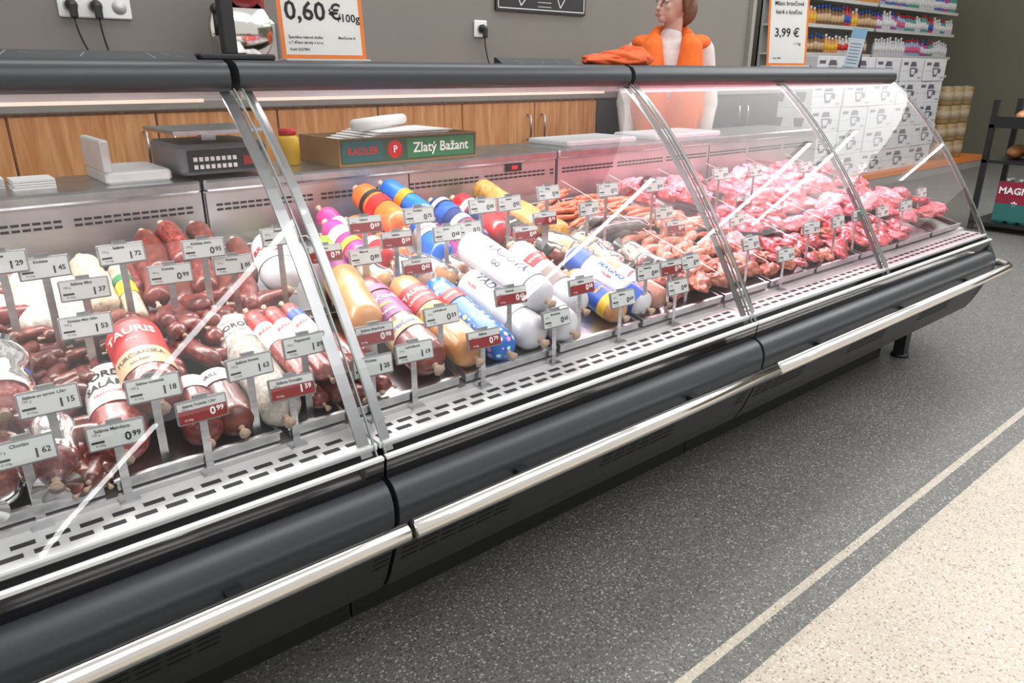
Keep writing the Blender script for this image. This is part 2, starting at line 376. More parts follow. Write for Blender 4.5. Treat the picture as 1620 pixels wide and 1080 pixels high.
KNOT=M("tied_end",(.5,.36,.26),.6,bump=.3)
def dotmat():
    m,n,l,b=_p("blue_dotted_casing")
    tc=n.new("ShaderNodeTexCoord"); v=n.new("ShaderNodeTexVoronoi"); v.inputs["Scale"].default_value=52; v.inputs["Randomness"].default_value=.55
    l.new(tc.outputs["Object"],v.inputs["Vector"])
    lt=n.new("ShaderNodeMath"); lt.operation='LESS_THAN'; lt.inputs[1].default_value=.34; l.new(v.outputs["Distance"],lt.inputs[0])
    hs=n.new("ShaderNodeHueSaturation"); hs.inputs["Saturation"].default_value=1.2; hs.inputs["Value"].default_value=1.3; l.new(v.outputs["Color"],hs.inputs["Color"])
    bw=n.new("ShaderNodeMixRGB"); bw.inputs[0].default_value=.4; bw.inputs[2].default_value=(.9,.9,.9,1); l.new(hs.outputs[0],bw.inputs[1])
    mx=n.new("ShaderNodeMixRGB"); mx.inputs[1].default_value=(.01,.14,.52,1); l.new(lt.outputs[0],mx.inputs[0]); l.new(bw.outputs[0],mx.inputs[2])
    l.new(mx.outputs[0],b.inputs["Base Color"]); b.inputs["Roughness"].default_value=.28; return m
DOTS=dotmat()
C_=lambda nm,c,r=.4: M("print_"+nm,c,r,var=.03)
cRED=C_("red",(.58,.02,.02)); cBEI=C_("beige",(.62,.42,.24)); cWHI=C_("white",(.69,.69,.69)); cBLU=C_("blue",(.02,.09,.45)); cNAV=C_("navy",(.01,.02,.1))
cYEL=C_("yellow",(.78,.46,.03)); cGRN=C_("green",(.04,.2,.08)); cPNK=C_("pink",(.62,.10,.24)); cPUR=C_("purple",(.22,.03,.17)); cORG=C_("orange",(.80,.23,.02)); cBLK=C_("black",(.02,.02,.02))

def sausage(name,label,cat,A,B,r,mat,bands=(),tilt=.45,knot=KNOT,wob=.05,group=None,wrap=False,sq=1.0,bend=0,blunt=.8):
    A=Vector(A);B=Vector(B); a=(B-A); L=a.length; a.normalize(); mid=(A+B)/2
    base=Vector((mid.x,mid.y,mid.z-r))
    E=thing(name,base,label,cat,group)
    ds=[0,.02,.08,.2,.4,.7,1.0]; e=r*blunt
    ts=[d*e for d in ds]; mm=max(3,int(L/.025)); inner=[e+(L-2*e)*k/mm for k in range(1,mm)]
    tt=ts+inner+[L-t for t in ts[::-1]]
    pts=[];rad=[]
    side=a.cross(Vector((0,0,1))).normalized()
    for t in tt:
        d=min(t,L-t); q=1 if d>=e else math.sqrt(max(.0,1-((e-d)/e)**2))
        rad.append(max(r*.12,r*q)); pts.append(A+a*t+side*bend*math.sin(math.pi*t/L))
    m=MB(); m.sweep(pts,rad,20,0,sq=sq,wob=wob,seed=R.random()*50)
    wpart("body",m,[mat],E)
    if knot:
        for P,dr in ((A,-a),(B,a)):
            m=MB(); m.sweep([P-dr*.004,P+dr*.004,P+dr*.007,P+dr*.012,P+dr*.02],[r*.22,r*.14,r*.1,r*.22,r*.3],8,0)
            wpart("tied_end",m,[knot],E)
    n=(Vector((0,0,1))*1.0+Vector((-tilt,0,0))); n=(n-a*n.dot(a)).normalized(); s=a.cross(n)
    for bd in bands:
        RR=r*1.022+.0008; tc=L/2+bd.get("t",0); w=bd.get("w",.04); arc=bd.get("arc",1.9); mats=[bd["mat"]]; m=MB()
        def S(t,th,rr=RR): return A+a*t+side*bend*math.sin(math.pi*max(0,min(1,t/L)))+(n*math.cos(th)+s*math.sin(th)*1.0)*rr
        K=24; v=[S(tc+(-w if j==0 else w),-arc+2*arc*k/K) for j in (0,1) for k in range(K+1)]
        m.add(v,[(k,k+1,K+2+k,K+1+k) for k in range(K)],0,True)
        for tx in bd.get("tx",()):
            body,size,mode,ox,oy,tm=tx[:6]
            if tm not in mats: mats.append(tm)
            r2=RR+.0012
            if mode=='around': fn=lambda x,y: S(tc+y,x/RR,r2)
            else: fn=lambda x,y: S(tc-x,y/RR,r2)
            m.text(body,size,fn,mats.index(tm),.02,ox,oy)
        wpart("label_band",m,mats,E,bd.get("label"))
    if wrap:
        m=MB(); rr=[x*1.07+.003 for x in rad]; p0=A-a*.02; m.sweep([p0]+pts+[B+a*.03],[r*.9]+rr+[r*.7],24,0,wob=.16,seed=R.random()*50)
        wpart("plastic_wrap",m,[WRAP],E,"clear crinkled plastic wrap")
    return E
def Z(x,y,h): return (x,y,deck(y)+h)
def SA(name,label,cat,xa,ya,ha,xb,yb,hb,r,mat,**k):
    if ya<1.40:
        ya+=.042 if ya<1.3 else .02; xa*=1.06; r*=1.04
    elif ya<1.6: xa*=1.03
    if yb<1.68: xb*=1.035
    return sausage(name,label,cat,Z(xa,ya,ha),Z(xb,yb,hb),r,mat,**k)
t_=lambda s,z,m,ox,oy,c:(s,z,m,ox,oy,c)
# --- dark salamis (first section)
SA("salami","dark red salami in clear plastic beside the front glass","salami",.082,1.235,.050,.10,1.42,.058,.041,DARK,wrap=True)
SA("salami","dark red salami in clear plastic, partly cut","salami",-.01,1.235,.050,.03,1.40,.058,.042,DARK,wrap=True)
SA("salami","spicy red salami with orange and blue label","salami",.045,1.36,.12,.065,1.56,.11,.043,REDS,wrap=True,bands=[dict(mat=cORG,w=.03,t=.03,tx=[t_("CHORIZO",.022,'around',0,0,WINK)]),dict(mat=cBLU,w=.012,t=-.012),dict(mat=cWHI,w=.02,t=-.045,tx=[t_("SALAMI",.012,'around',0,0,INK)])])
SA("salami","thick red salami with white printed label","salami",.185,1.25,.052,.222,1.51,.058,.044,REDS,tilt=.2,bands=[dict(mat=cWHI,w=.058,t=.035,tx=[t_("TORDE",.026,'around',0,.026,INK),t_("SALÁMI",.024,'around',0,-.004,INK),t_("TRADIČNÁ",.010,'around',0,-.03,REDINK)])])
SA("salami","big brown salami with red and beige label lying on top","salami",.258,1.29,.100,.280,1.57,.110,.047,BRN,tilt=.25,bands=[dict(mat=cRED,w=.045,t=.035,tx=[t_("TAURIS",.030,'around',0,.012,WINK),t_("* * *",.012,'around',0,-.018,WINK)]),dict(mat=cBEI,w=.028,t=-.038,tx=[t_("TURČIANSKA",.0155,'around',0,.008,cBLK),t_("SALÁMA",.010,'around',0,-.012,cBLK)])])
SA("salami","dark smoked salami with white net label","salami",.312,1.24,.043,.338,1.44,.045,.036,DARK,bands=[dict(mat=cWHI,w=.018,t=.05)])
SA("salami","dark smoked salami with white net label","salami",.372,1.24,.043,.385,1.44,.045,.036,DARK2,bands=[dict(mat=cWHI,w=.02,t=.05,tx=[t_("GRILL",.014,'around',0,0,INK)])])
SA("salami","long white mould-coated salami with printed band","salami",.450,1.225,.050,.476,1.60,.062,.042,MOLD,wob=.12,bands=[dict(mat=cWHI,w=.035,t=.09,tx=[t_("CHOROL",.022,'around',0,.008,INK),t_("TAURIS",.009,'around',0,.027,REDINK),t_("mäsiarska špecialita",.007,'around',0,-.012,INK)])])
for i,(xa,xb,c2) in enumerate([(.515,.51,cRED),(.555,.55,cRED),(.595,.59,cBLU)]):
    SA("pepperoni_stick","slim dark red sausage with red and white label","sausage",xa,1.26,.085,xb,1.55,.10,.021,REDS,bands=[dict(mat=cWHI,w=.035,t=.03,arc=1.7,tx=[t_("PIZZA",.012,'around',0,.01,REDINK)]),dict(mat=c2,w=.012,t=.078,arc=1.7)],group="slim labelled sausages")
    SA("pepperoni_stick","slim dark red sausage under its neighbours","sausage",xa+.02,1.25,.035,xb+.02,1.52,.035,.021,DARK,group="slim labelled sausages")
SA("salami","slim smoked salami at the section joint","salami",.655,1.25,.035,.67,1.5,.035,.024,DARK)
for (xa,ya,xb,yb,h) in [(.150,1.70,.165,1.90,.055),(.09,1.75,.11,1.93,.05),(.212,1.67,.222,1.85,.06)]:
    SA("white_salami","thick pale salami covered in white mould","salami",xa,ya,h,xb,yb,h+.03,.034,MOLD,wob=.15,group="pale mould-covered salamis")
SA("white_salami","pale speckled salami lying at the rear panel","salami",.285,1.73,.06,.283,1.92,.09,.034,BEIG,group="pale mould-covered salamis")
SA("white_salami","slim beige salami with green and yellow label","salami",.335,1.68,.06,.343,1.87,.09,.021,BEIG,bands=[dict(mat=cYEL,w=.02,t=0),dict(mat=cGRN,w=.01,t=.035)],group="pale mould-covered salamis")
for i,(xa,ya,xb,yb,h,r) in enumerate([(.385,1.72,.405,1.89,.07,.027),(.43,1.69,.458,1.87,.06,.027),(.49,1.71,.508,1.90,.08,.030),(.528,1.69,.552,1.86,.06,.028),(.563,1.65,.60,1.81,.05,.026),(.41,1.78,.43,1.95,.10,.026),(.47,1.79,.48,1.96,.11,.028),(.60,1.75,.64,1.93,.06,.027),(.36,1.80,.37,1.96,.05,.026),(.54,1.82,.56,1.98,.09,.028),(.33,1.70,.35,1.85,.035,.024)]):
    SA("smoked_sausage","plump dark smoked sausage tied with string","sausage",xa,ya,h,xb,yb,h+.02,r,DARK2 if i%2 else DARK,wob=.15,bend=.012,group="plump smoked sausages")
SA("netted_ham","white wrapped ham with red lettering","ham",.675,1.69,.07,.71,1.88,.10,.050,PLW,sq=1.0,blunt=1.1,bands=[dict(mat=cWHI,w=.04,arc=1.3,tx=[t_("BRAVO",.026,'around',0,.012,REDINK),t_("ŠUNKA",.016,'around',0,-.016,REDINK)])])

# --- short sausage links, copied individually
def link_proto(nm,lab,L,r,bend,mat,grp):
    E=thing(nm,(0,0,-5),lab,"sausage",grp); m=MB(); pts=[];rad=[]
    for k in range(13):
        t=k/12; x=(t-.5)*L; d=min(t,1-t)*L; e=r*.9; q=1 if d>=e else math.sqrt(max(0,1-((e-d)/e)**2))
        pts.append((x,bend*(1-(2*t-1)**2)-bend*.5,0)); rad.append(max(r*.15,r*q))
    m.sweep(pts,rad,12,0,wob=.14,seed=R.random()*30); lpart("body",m,[mat],E)
    m=MB()
    for sg,pt in ((-1,pts[0]),(1,pts[-1])): m.sweep([pt,(pt[0]+sg*.004,pt[1],0),(pt[0]+sg*.012,pt[1],0)],[r*.15,r*.12,r*.3],6,0)
    lpart("tied_end",m,[KNOT],E); return E
def scatter(proto,n,xr,yr,hr,ang,spread,sc=(1,1)):
    for i in range(n):
        x=R.uniform(*xr);y=R.uniform(*yr);h=R.uniform(*hr)
        if proto.location.z<-1: o=proto
        else: o=clone(proto,proto.name.split('.')[0],(0,0,0))
        o.location=Z(x,y,h); o.rotation_euler=(math.radians(14)*math.sin(ang)+R.uniform(-.15,.15),R.uniform(-.15,.15),ang+R.uniform(-spread,spread))
        s=R.uniform(*sc); o.scale=(s,s,s)
P1=link_proto("sausage_link","short dark red smoked sausage in a loose pile",.13,.019,.02,DARK,"dark smoked sausage links")
P2=link_proto("small_sausage_link","small dark red sausage in a loose pile",.09,.014,.012,DARK2,"small dark sausage links")
scatter(P1,18,(.00,.14),(1.54,1.9),(.035,.09),.1,.3)
scatter(P2,32,(.10,.29),(1.46,1.68),(.025,.09),.8,.9)
scatter(P1,24,(.30,.48),(1.48,1.70),(.03,.10),1.5,.35)
scatter(P2,14,(.10,.20),(1.31,1.48),(.025,.07),.3,.8,(1.1,1.3))
scatter(P2,8,(.13,.17),(1.28,1.34),(.02,.04),1.2,.5,(1.1,1.2))
scatter(P1,10,(.64,.75),(1.31,1.44),(.022,.055),1.4,.4,(1.0,1.1))
scatter(P1,12,(.42,.66),(1.58,1.70),(.03,.07),.4,.5)

# --- wrapped sausages (second section)
G2="large wrapped sausages"
SA("wrapped_sausage","pale tan casing sausage with smooth skin","sausage",.735,1.43,.080,.775,1.66,.095,.047,TAN,group=G2)
SA("wrapped_sausage","lime green sausage with pink pattern","sausage",.824,1.67,.045,.861,1.85,.09,.034,GRNC,bands=[dict(mat=cPUR,w=.02,t=-.03)],group=G2)
SA("wrapped_sausage","magenta pink sausage with white band","sausage",.90,1.70,.095,.885,1.87,.12,.034,PINKC,bands=[dict(mat=cWHI,w=.018,t=.02),dict(mat=cYEL,w=.01,t=-.03)],group=G2)
SA("wrapped_sausage","dark red sausage with purple and pink printed label","sausage",.785,1.235,.060,.81,1.62,.072,.047,BRN,bands=[dict(mat=cPUR,w=.05,t=.03,tx=[t_("Bravčová",.024,'around',0,.022,WINK),t_("saláma",.016,'around',0,-.004,cYEL),t_("TAURIS",.012,'around',0,-.03,WINK)]),dict(mat=cBEI,w=.02,t=-.06,tx=[t_("Bravčová",.018,'around',0,0,cBLU)]),dict(mat=cPNK,w=.012,t=.10)],group=G2)
SA("wrapped_sausage","orange-tan sausage with red printed label","sausage",.885,1.225,.057,.905,1.60,.072,.044,TAN,bands=[dict(mat=cRED,w=.04,t=.06,arc=1.3,tx=[t_("TAURIS",.022,'around',0,.012,WINK),t_("LAHÔDKOVÁ",.011,'around',0,-.012,WINK)]),dict(mat=cYEL,w=.02,t=-.02,arc=1.3,tx=[t_("saláma",.012,'around',0,0,REDINK)])],group=G2)
SA("wrapped_sausage","blue polka-dotted sausage with small red label","sausage",.975,1.22,.050,.990,1.58,.062,.040,DOTS,bands=[dict(mat=cRED,w=.02,t=.06,arc=1.0,tx=[t_("TAURIS",.012,'around',0,0,WINK)])],group=G2)
SA("wrapped_sausage","thick white sausage with large dark lettering","sausage",1.075,1.225,.055,1.09,1.56,.068,.046,PLW,bands=[dict(mat=cWHI,w=.10,t=.03,arc=1.2,tx=[t_("VADOVÁ",.036,'toward',.0,.012,cNAV),t_("TAURIS",.012,'toward',-.06,-.022,REDINK)])],group=G2)
SA("wrapped_sausage","thick white sausage resting on top of two others","sausage",1.125,1.26,.128,1.13,1.62,.142,.046,PLW,bands=[dict(mat=cWHI,w=.11,t=.0,arc=1.2,tx=[t_("VADOVÁ",.036,'toward',.01,.012,cNAV),t_("GO",.02,'toward',.0,-.024,cNAV)])],group=G2)
SA("wrapped_sausage","thick white sausage with black spiral mark","sausage",1.174,1.22,.055,1.190,1.54,.066,.046,PLW,bands=[dict(mat=cWHI,w=.09,t=.0,arc=1.2,tx=[t_("@",.05,'toward',-.03,.0,cBLK),t_("bravčová",.018,'toward',.05,0,cBLU)])],group=G2)
SA("wrapped_sausage","white sausage with red and grey print","sausage",1.275,1.29,.06,1.30,1.62,.10,.040,PLW,bands=[dict(mat=cRED,w=.02,t=.05,arc=1.3,tx=[t_("SALÁMA",.012,'around',0,0,WINK)]),dict(mat=M("print_grey",(.25,.19,.18),.4),w=.03,t=-.03,arc=1.3)],group=G2)
SA("wrapped_sausage","yellow-ended sausage with blue logo label","sausage",1.375,1.24,.045,1.41,1.50,.055,.037,TAN,bands=[dict(mat=cBLU,w=.03,t=-.02,tx=[t_("tauris",.016,'around',0,0,cYEL)]),dict(mat=cYEL,w=.015,t=-.065),dict(mat=cWHI,w=.03,t=.05)],group=G2)
SA("wrapped_sausage","white and blue sausage with bold blue lettering","sausage",1.475,1.24,.045,1.48,1.58,.075,.039,PLW,bands=[dict(mat=cBLU,w=.025,t=-.11),dict(mat=cWHI,w=.07,t=-.01,tx=[t_("MAGNO",.026,'toward',0,.008,cBLU),t_("PALMA",.012,'toward',0,-.014,REDINK)]),dict(mat=cBLU,w=.03,t=.105)],group=G2)
SA("wrapped_sausage","pale pink sausage with white label","sausage",1.56,1.25,.04,1.565,1.54,.055,.034,HAMP,bands=[dict(mat=cWHI,w=.04,t=0,tx=[t_("šunka",.018,'around',0,0,REDINK)])],group=G2)
G3="coloured wrapped sausages against the rear panel"
SA("coloured_sausage","bright orange sausage with dark net label","sausage",1.06,1.76,.135,1.04,1.97,.16,.041,ORG,bands=[dict(mat=cRED,w=.02,t=0),dict(mat=cBLK,w=.008,t=.04)],group=G3)
SA("coloured_sausage","orange-red sausage lying under others","sausage",1.03,1.72,.06,.99,1.95,.08,.040,ORG,bands=[dict(mat=cBLK,w=.01,t=0)],group=G3)
SA("coloured_sausage","bright red sausage with white print","sausage",.97,1.68,.09,.945,1.84,.09,.036,REDC,bands=[dict(mat=cWHI,w=.012,t=0)],group=G3)
SA("coloured_sausage","shiny blue sausage with white label","sausage",1.135,1.67,.075,1.185,1.98,.11,.040,BLUC,bands=[dict(mat=cWHI,w=.022,t=-.05,tx=[t_("TAURIS",.012,'around',0,0,REDINK)]),dict(mat=cWHI,w=.015,t=.07)],group=G3)
SA("coloured_sausage","shiny blue sausage piled on the others","sausage",1.17,1.80,.14,1.13,1.98,.165,.034,BLUC,bands=[dict(mat=cORG,w=.015,t=0)],group=G3)
SA("coloured_sausage","purple sausage with pink band","sausage",1.21,1.67,.05,1.225,1.87,.06,.036,PURC,bands=[dict(mat=cPNK,w=.025,t=0)],group=G3)
SA("coloured_sausage","navy sausage with red and white stripes","sausage",1.275,1.67,.10,1.27,1.92,.12,.038,NAVY,bands=[dict(mat=cRED,w=.02,t=-.06),dict(mat=cWHI,w=.012,t=-.02),dict(mat=cBLU,w=.02,t=.05),dict(mat=cWHI,w=.008,t=.09)],group=G3)
SA("coloured_sausage","crimson sausage with white lettering","sausage",1.375,1.69,.10,1.355,1.92,.12,.038,REDC,bands=[dict(mat=cWHI,w=.012,t=.05),dict(mat=cNAV,w=.03,t=0,tx=[t_("JRIS",.02,'around',0,0,WINK)])],group=G3)
SA("coloured_sausage","dark red sausage with black label","sausage",1.46,1.68,.07,1.47,1.90,.09,.036,REDC,bands=[dict(mat=cBLK,w=.03,t=-.03,tx=[t_("pečená",.012,'around',0,0,WINK)])],group=G3)
SA("coloured_sausage","navy sausage underneath the coloured pile","sausage",1.32,1.68,.045,1.33,1.9,.05,.034,NAVY,bands=[dict(mat=cWHI,w=.02,t=0)],group=G3)
SA("coloured_sausage","pink and white sausage against the steel wall","sausage",.96,1.86,.05,.93,2.0,.10,.033,PINKC,bands=[dict(mat=cWHI,w=.02,t=0)],group=G3)
SA("loaf","long golden mustard-coloured baked meat loaf","meat loaf",1.545,1.72,.085,1.49,1.99,.13,.038,MUST,knot=None,wob=.12,group="golden baked loaves")
SA("loaf","long golden mustard-coloured baked meat loaf","meat loaf",1.66,1.72,.055,1.59,1.99,.07,.036,MUST,knot=None,wob=.12,group="golden baked loaves")
for i,(x,y,h,r) in enumerate([(.93,1.70,.05,.035),(1.01,1.66,.055,.038),(1.09,1.66,.045,.036),(1.17,1.68,.045,.034),(1.26,1.64,.04,.032)]):
    SA("wrapped_ham","peach ham portion vacuum-packed in clear film","ham",x,y-.07,h,x-.03,y+.08,h+.01,r,HAMP if i%2 else TAN,wrap=True,knot=None,bands=[dict(mat=cWHI,w=.02,arc=.9)],group="vacuum-packed ham portions")
for i,(x,y,mm_) in enumerate([(1.40,1.66,cBLK),(1.49,1.66,cBLK),(1.58,1.67,cBEI),(1.67,1.64,cBEI),(1.74,1.52,cBEI),(1.71,1.44,cBLK),(1.62,1.56,cBEI)]):
    SA("packed_meat","sliced meat pack with dark printed label" if mm_ is cBLK else "pale beige cured meat block","packed meat",x,y-.07,.045,x-.01,y+.07,.05,.033,BRN if mm_ is cBLK else BEIG,wrap=True,knot=None,wob=.2,sq=.8,bands=[dict(mat=mm_,w=.03,arc=1.0,tx=[t_("KLOBÁSA",.010,'around',0,0,WINK)] if mm_ is cBLK else ())],group="small packed meats")
# frankfurters & fresh sausages
FR=meat("frankfurter_skin",[(.3,(.42,.08,.035)),(.55,(.60,.16,.07)),(.75,(.7,.32,.18))],30,.3,bump=.1)
FR2=meat("raw_sausage_skin",[(.3,(.42,.10,.06)),(.5,(.6,.22,.14)),(.65,(.75,.46,.34))],70,.3)
P3=link_proto("frankfurter","thin orange-pink frankfurter lying in a tray",.19,.011,.012,FR,"frankfurters in the tray")
scatter(P3,40,(1.78,2.12),(1.74,1.98),(.02,.07),.15,.12)
P4=link_proto("fresh_sausage","plump pale orange raw sausage in a tray",.15,.017,.025,FR2,"raw sausages in the tray")
scatter(P4,26,(1.82,2.20),(1.44,1.66),(.025,.06),.3,.5)
scatter(P4,12,(2.10,2.28),(1.62,1.75),(.025,.05),.3,.5)
P5=link_proto("blood_sausage","thick grey-black curved blood sausage",.24,.021,.05,GREY,"dark blood sausages")
scatter(P5,5,(1.76,1.92),(1.64,1.74),(.04,.08),-.3,.15)

# ------------------------------------------------------------------ raw meat
RAWP=meat("raw_pork_pink",[(.28,(.36,.03,.06)),(.45,(.60,.11,.15)),(.58,(.76,.27,.30)),(.70,(.88,.56,.56))],9,.28,bump=.3,dist=1.2)
RAWR=meat("raw_meat_red",[(.28,(.20,.010,.018)),(.45,(.38,.032,.042)),(.58,(.56,.10,.11)),(.70,(.82,.44,.43))],11,.25,bump=.3,dist=1.5)
RAWL=meat("raw_pork_pale",[(.28,(.48,.09,.12)),(.45,(.66,.22,.25)),(.60,(.78,.38,.40)),(.75,(.88,.64,.63))],8,.3,bump=.3,dist=1.0)
ROAST=meat("smoked_meat_brown",[(.28,(.20,.035,.02)),(.45,(.38,.09,.05)),(.6,(.56,.21,.12)),(.75,(.7,.4,.28))],12,.3,bump=.4,dist=1.2)
def lump(seed,sx,sy,sz,mat,nm):
    import bmesh
    bm=bmesh.new(); bmesh.ops.create_icosphere(bm,subdivisions=4,radius=1)
    for v in bm.verts:
        d=v.co.copy(); q=1+.38*noise.noise(d*1.3+Vector((seed*7.3,0,0)))+.18*noise.noise(d*3.2+Vector((0,seed*3,0)))+.07*noise.noise(d*8)
        zf=max(-.55,d.z*q)
        v.co=Vector((d.x*q*sx,d.y*q*sy,zf*sz))
    for f in bm.faces: f.smooth=True
    me=bpy.data.meshes.new(nm); bm.to_mesh(me); bm.free(); me.materials.append(mat); return me
def meatpile(name,lab,grp,mats,n,xr,yr,hr,size,ang,spread,cat="raw meat"):
    ms=[lump(R.random()*20,R.uniform(.8,1.15),R.uniform(.45,.65),R.uniform(.3,.42),mats[k%len(mats)],name) for k in range(5)]
    nx=max(1,int(math.sqrt(n*(xr[1]-xr[0])/(yr[1]-yr[0])))); ny=max(1,round(n/nx))
    for i in range(nx):
        for j in range(ny):
            x=xr[0]+(i+.5+R.uniform(-.3,.3))*(xr[1]-xr[0])/nx; y=yr[0]+(j+.5+R.uniform(-.3,.3))*(yr[1]-yr[0])/ny
            s=size*R.uniform(.8,1.2); o=obj(name,R.choice(ms),None,Z(x,y,R.uniform(*hr)),(math.radians(14)+R.uniform(-.2,.2),R.uniform(-.25,.25),ang+R.uniform(-spread,spread)),lab,cat,grp)
            o.scale=(s,s,s*1.1)
meatpile("smoked_meat_cut","brown smoked meat cut in a steel tray","smoked meat cuts",[ROAST,FR2],16,(1.72,2.18),(1.31,1.44),(.025,.05),.055,.6,.8,"smoked meat")
meatpile("smoked_meat_cut","brown smoked meat cut in a steel tray","smoked meat cuts",[ROAST,RAWL],8,(2.16,2.34),(1.36,1.62),(.03,.05),.06,.6,.8,"smoked meat")
meatpile("pork_cut","deep pink raw pork piece in a heap","raw pork pieces",[RAWR,RAWP],24,(2.14,2.7),(1.74,1.98),(.04,.10),.062,.5,.9)
meatpile("pork_cut","fresh pink pork shoulder piece","raw pork pieces",[RAWP,RAWR],16,(2.36,2.82),(1.48,1.74),(.035,.07),.07,.4,.7)
meatpile("meat_strip","small red meat strip near the front glass","red meat strips",[RAWR,ROAST],22,(2.2,2.82),(1.29,1.46),(.025,.045),.055,.9,.8)
meatpile("pork_loin","long pale pink pork loin","pale pork loins",[RAWL,RAWP],14,(2.72,3.3),(1.68,1.95),(.05,.09),.095,.2,.4)
meatpile("pork_loin","long pale pink pork loin","pale pork loins",[RAWL,RAWP],10,(2.84,3.32),(1.45,1.68),(.04,.06),.088,.2,.4)
meatpile("meat_strip","dark red meat strip near the front glass","red meat strips",[RAWR],18,(2.84,3.3),(1.29,1.45),(.025,.04),.055,.9,.8)
meatpile("pork_cut","fresh pink pork shoulder piece","raw pork pieces",[RAWP,RAWR,RAWL],30,(3.3,3.73),(1.33,1.97),(.035,.07),.072,.4,.8)

# ------------------------------------------------------------------ electronic price tags
TW,TH=.088,.043
_fr=MB(); _fr.box(-TW/2,TW/2,-.004,.004,-TH/2,TH/2,0,.002); _fr.box(-.012,.012,-.003,.006,TH/2-.001,TH/2+.006,0)
_ps=MB(); _ps.box(-.007,.007,.004,.006,-1,0)
_bs=MB(); _bs.box(-.016,.016,-.012,.018,0,.004,0)
FRM=_fr.build("casing",[TAGBODY]); PSM=_ps.build("post",[STEEL]); BSM=_bs.build("base",[STEEL])
SCR={}
def screen(title,price,red):
    k=(title,price,red)
    if k in SCR: return SCR[k]
    m=MB(); w,h=TW/2-.003,TH/2-.003; y=-.0047; fn=lambda X,Y:(X,y-.0004,Y)
    m.add([(-w,y,-h),(w,y,-h),(w,y,h),(-w,y,h)],[(0,1,2,3)],0)
    if red: m.add([(-w,y-.0002,-h),(w,y-.0002,-h),(w,y-.0002,h*.25),(-w,y-.0002,h*.25)],[(0,1,2,3)],1)
    m.text(title,.0078 if len(title)<17 else .0066,fn,2,.03,-.004,h*.66)
    m.text("100 g",.006,fn,2,.0,-w*.72,h*.34)
    a,b=price.split(","); c=3 if red else 2
    m.text(a,.020,fn,c,.03,w*.40,-h*.34); m.text(b,.013,fn,c,.03,w*.72,-h*.20); m.text("€/100g",.005,fn,c,0,-w*.62,-h*.7)
    if not red: m.box(-w+.003,-w+.022,y-.0006,y-.0003,-h*.45,-h*.25,2)
    SCR[k]=m.build("screen",[SCREEN,SCREENR,INK,WINK]); return SCR[k]
tags=[(54,1261,698,"Chorizo",'1,62',0),(105,1300,756,"Saláma so syrom 1,5kg",'1,15',0),(183,1255,688,"Saláma Malokarp.",'0,99',0),(109,1640,918,"Saláma",'1,29',0),(176,1640,898,"Klobása",'1,45',0),(315,1640,905,"Saláma",'1,72',0),(231,1600,854,"Saláma Mini",'1,37',0),(207,1501,808,"Klobása Mini 500g",'1,53',0),(402,1640,847,"Klobása",'0,99',0),(478,1640,892,"Klobása dom.",'0,95',0),(538,1640,846,"Klobása",'1,05',0),(652,1640,896,"Šunka",'1,10',0),(258,1289,739,"Saláma turistická",'1,18',0),(323,1257,691,"Saláma Turistka 1,5kg",'0,99',1),(426,1287,737,"Saláma Inovec",'1,63',0),(490,1255,688,"Saláma Dunajka",'1,59',1),(540,1295,750,"Pepperoni",'1,89',0),(762,1640,838,"Saláma",'0,79',1),(870,1640,814,"Mäsová",'0,89',0),(876,1640,895,"Saláma",'0,69',1),(692,1289,740,"Saláma Bravčová",'0,98',1),(664,1254,687,"Klobása",'1,25',0),(767,1257,692,"Lahôdková",'1,19',0),(1036,1640,900,"Parížska",'0,75',0),(965,1640,845,"Saláma",'0,59',1),(998,1600,776,"Šunková",'0,62',1),(863,1292,745,"Lahôdková",'0,59',0),(1199,1640,842,"Saláma",'0,72',0),(1247,1640,902,"Sekaná",'0,85',0),(1345,1640,899,"Sekaná",'0,82',0),(1125,1640,840,"Junior",'0,68',0),(950,1250,681,"Saláma",'0,79',1),(1065,1293,752,"Vadová",'0,65',1),(1410,1640,804,"Saláma",'0,69',1),(1486,1640,838,"Párky",'0,75',1),(1499,1640,914,"Párky",'0,99',0),(1176,1251,682,"Bravčová",'0,65',0),(1297,1287,736,"Saláma",'0,58',1),(1675,1640,847,"Špekáčky",'0,55',0),(1759,1640,899,"Klobása",'0,72',0),(1420,1253,686,"Saláma",'0,69',0),(1554,1283,731,"Rebierka",'0,89',0),(1654,1281,728,"Klobása",'0,79',1),(1744,1283,731,"Krkovička",'0,99',0),(1650,1250,678,"Slanina",'0,89',0),(2052,1640,790,"Klobása",'0,65',0),(1991,1640,892,"Pliecko",'0,45',0),(2031,1567,755,"Klobása",'0,69',1),(2601,1640,894,"Karé",'0,49',0),(2323,1520,752,"Bôčik",'0,39',0),(2063,1289,740,"Údené",'0,75',0),(2371,1640,900,"Stehno",'0,49',0),(2223,1252,685,"Rebrá",'0,35',0),(2436,1289,742,"Pečeň",'0,19',0),(2622,1289,742,"Kosti",'0,15',0),(2785,1292,746,"Hovädzie",'0,89',0),(3181,1289,740,"Karé",'0,55',0),(3489,1640,835,"Panenka",'0,79',0),(3254,1640,870,"Mleté",'0,49',0),(2980,1640,880,"Krkovička",'0,49',0),(3600,1400,740,"Kolená",'0,29',0),(3000,1300,735,"Kolená",'0,29',0),(2480,1600,790,"Bôčik",'0,39',1)]
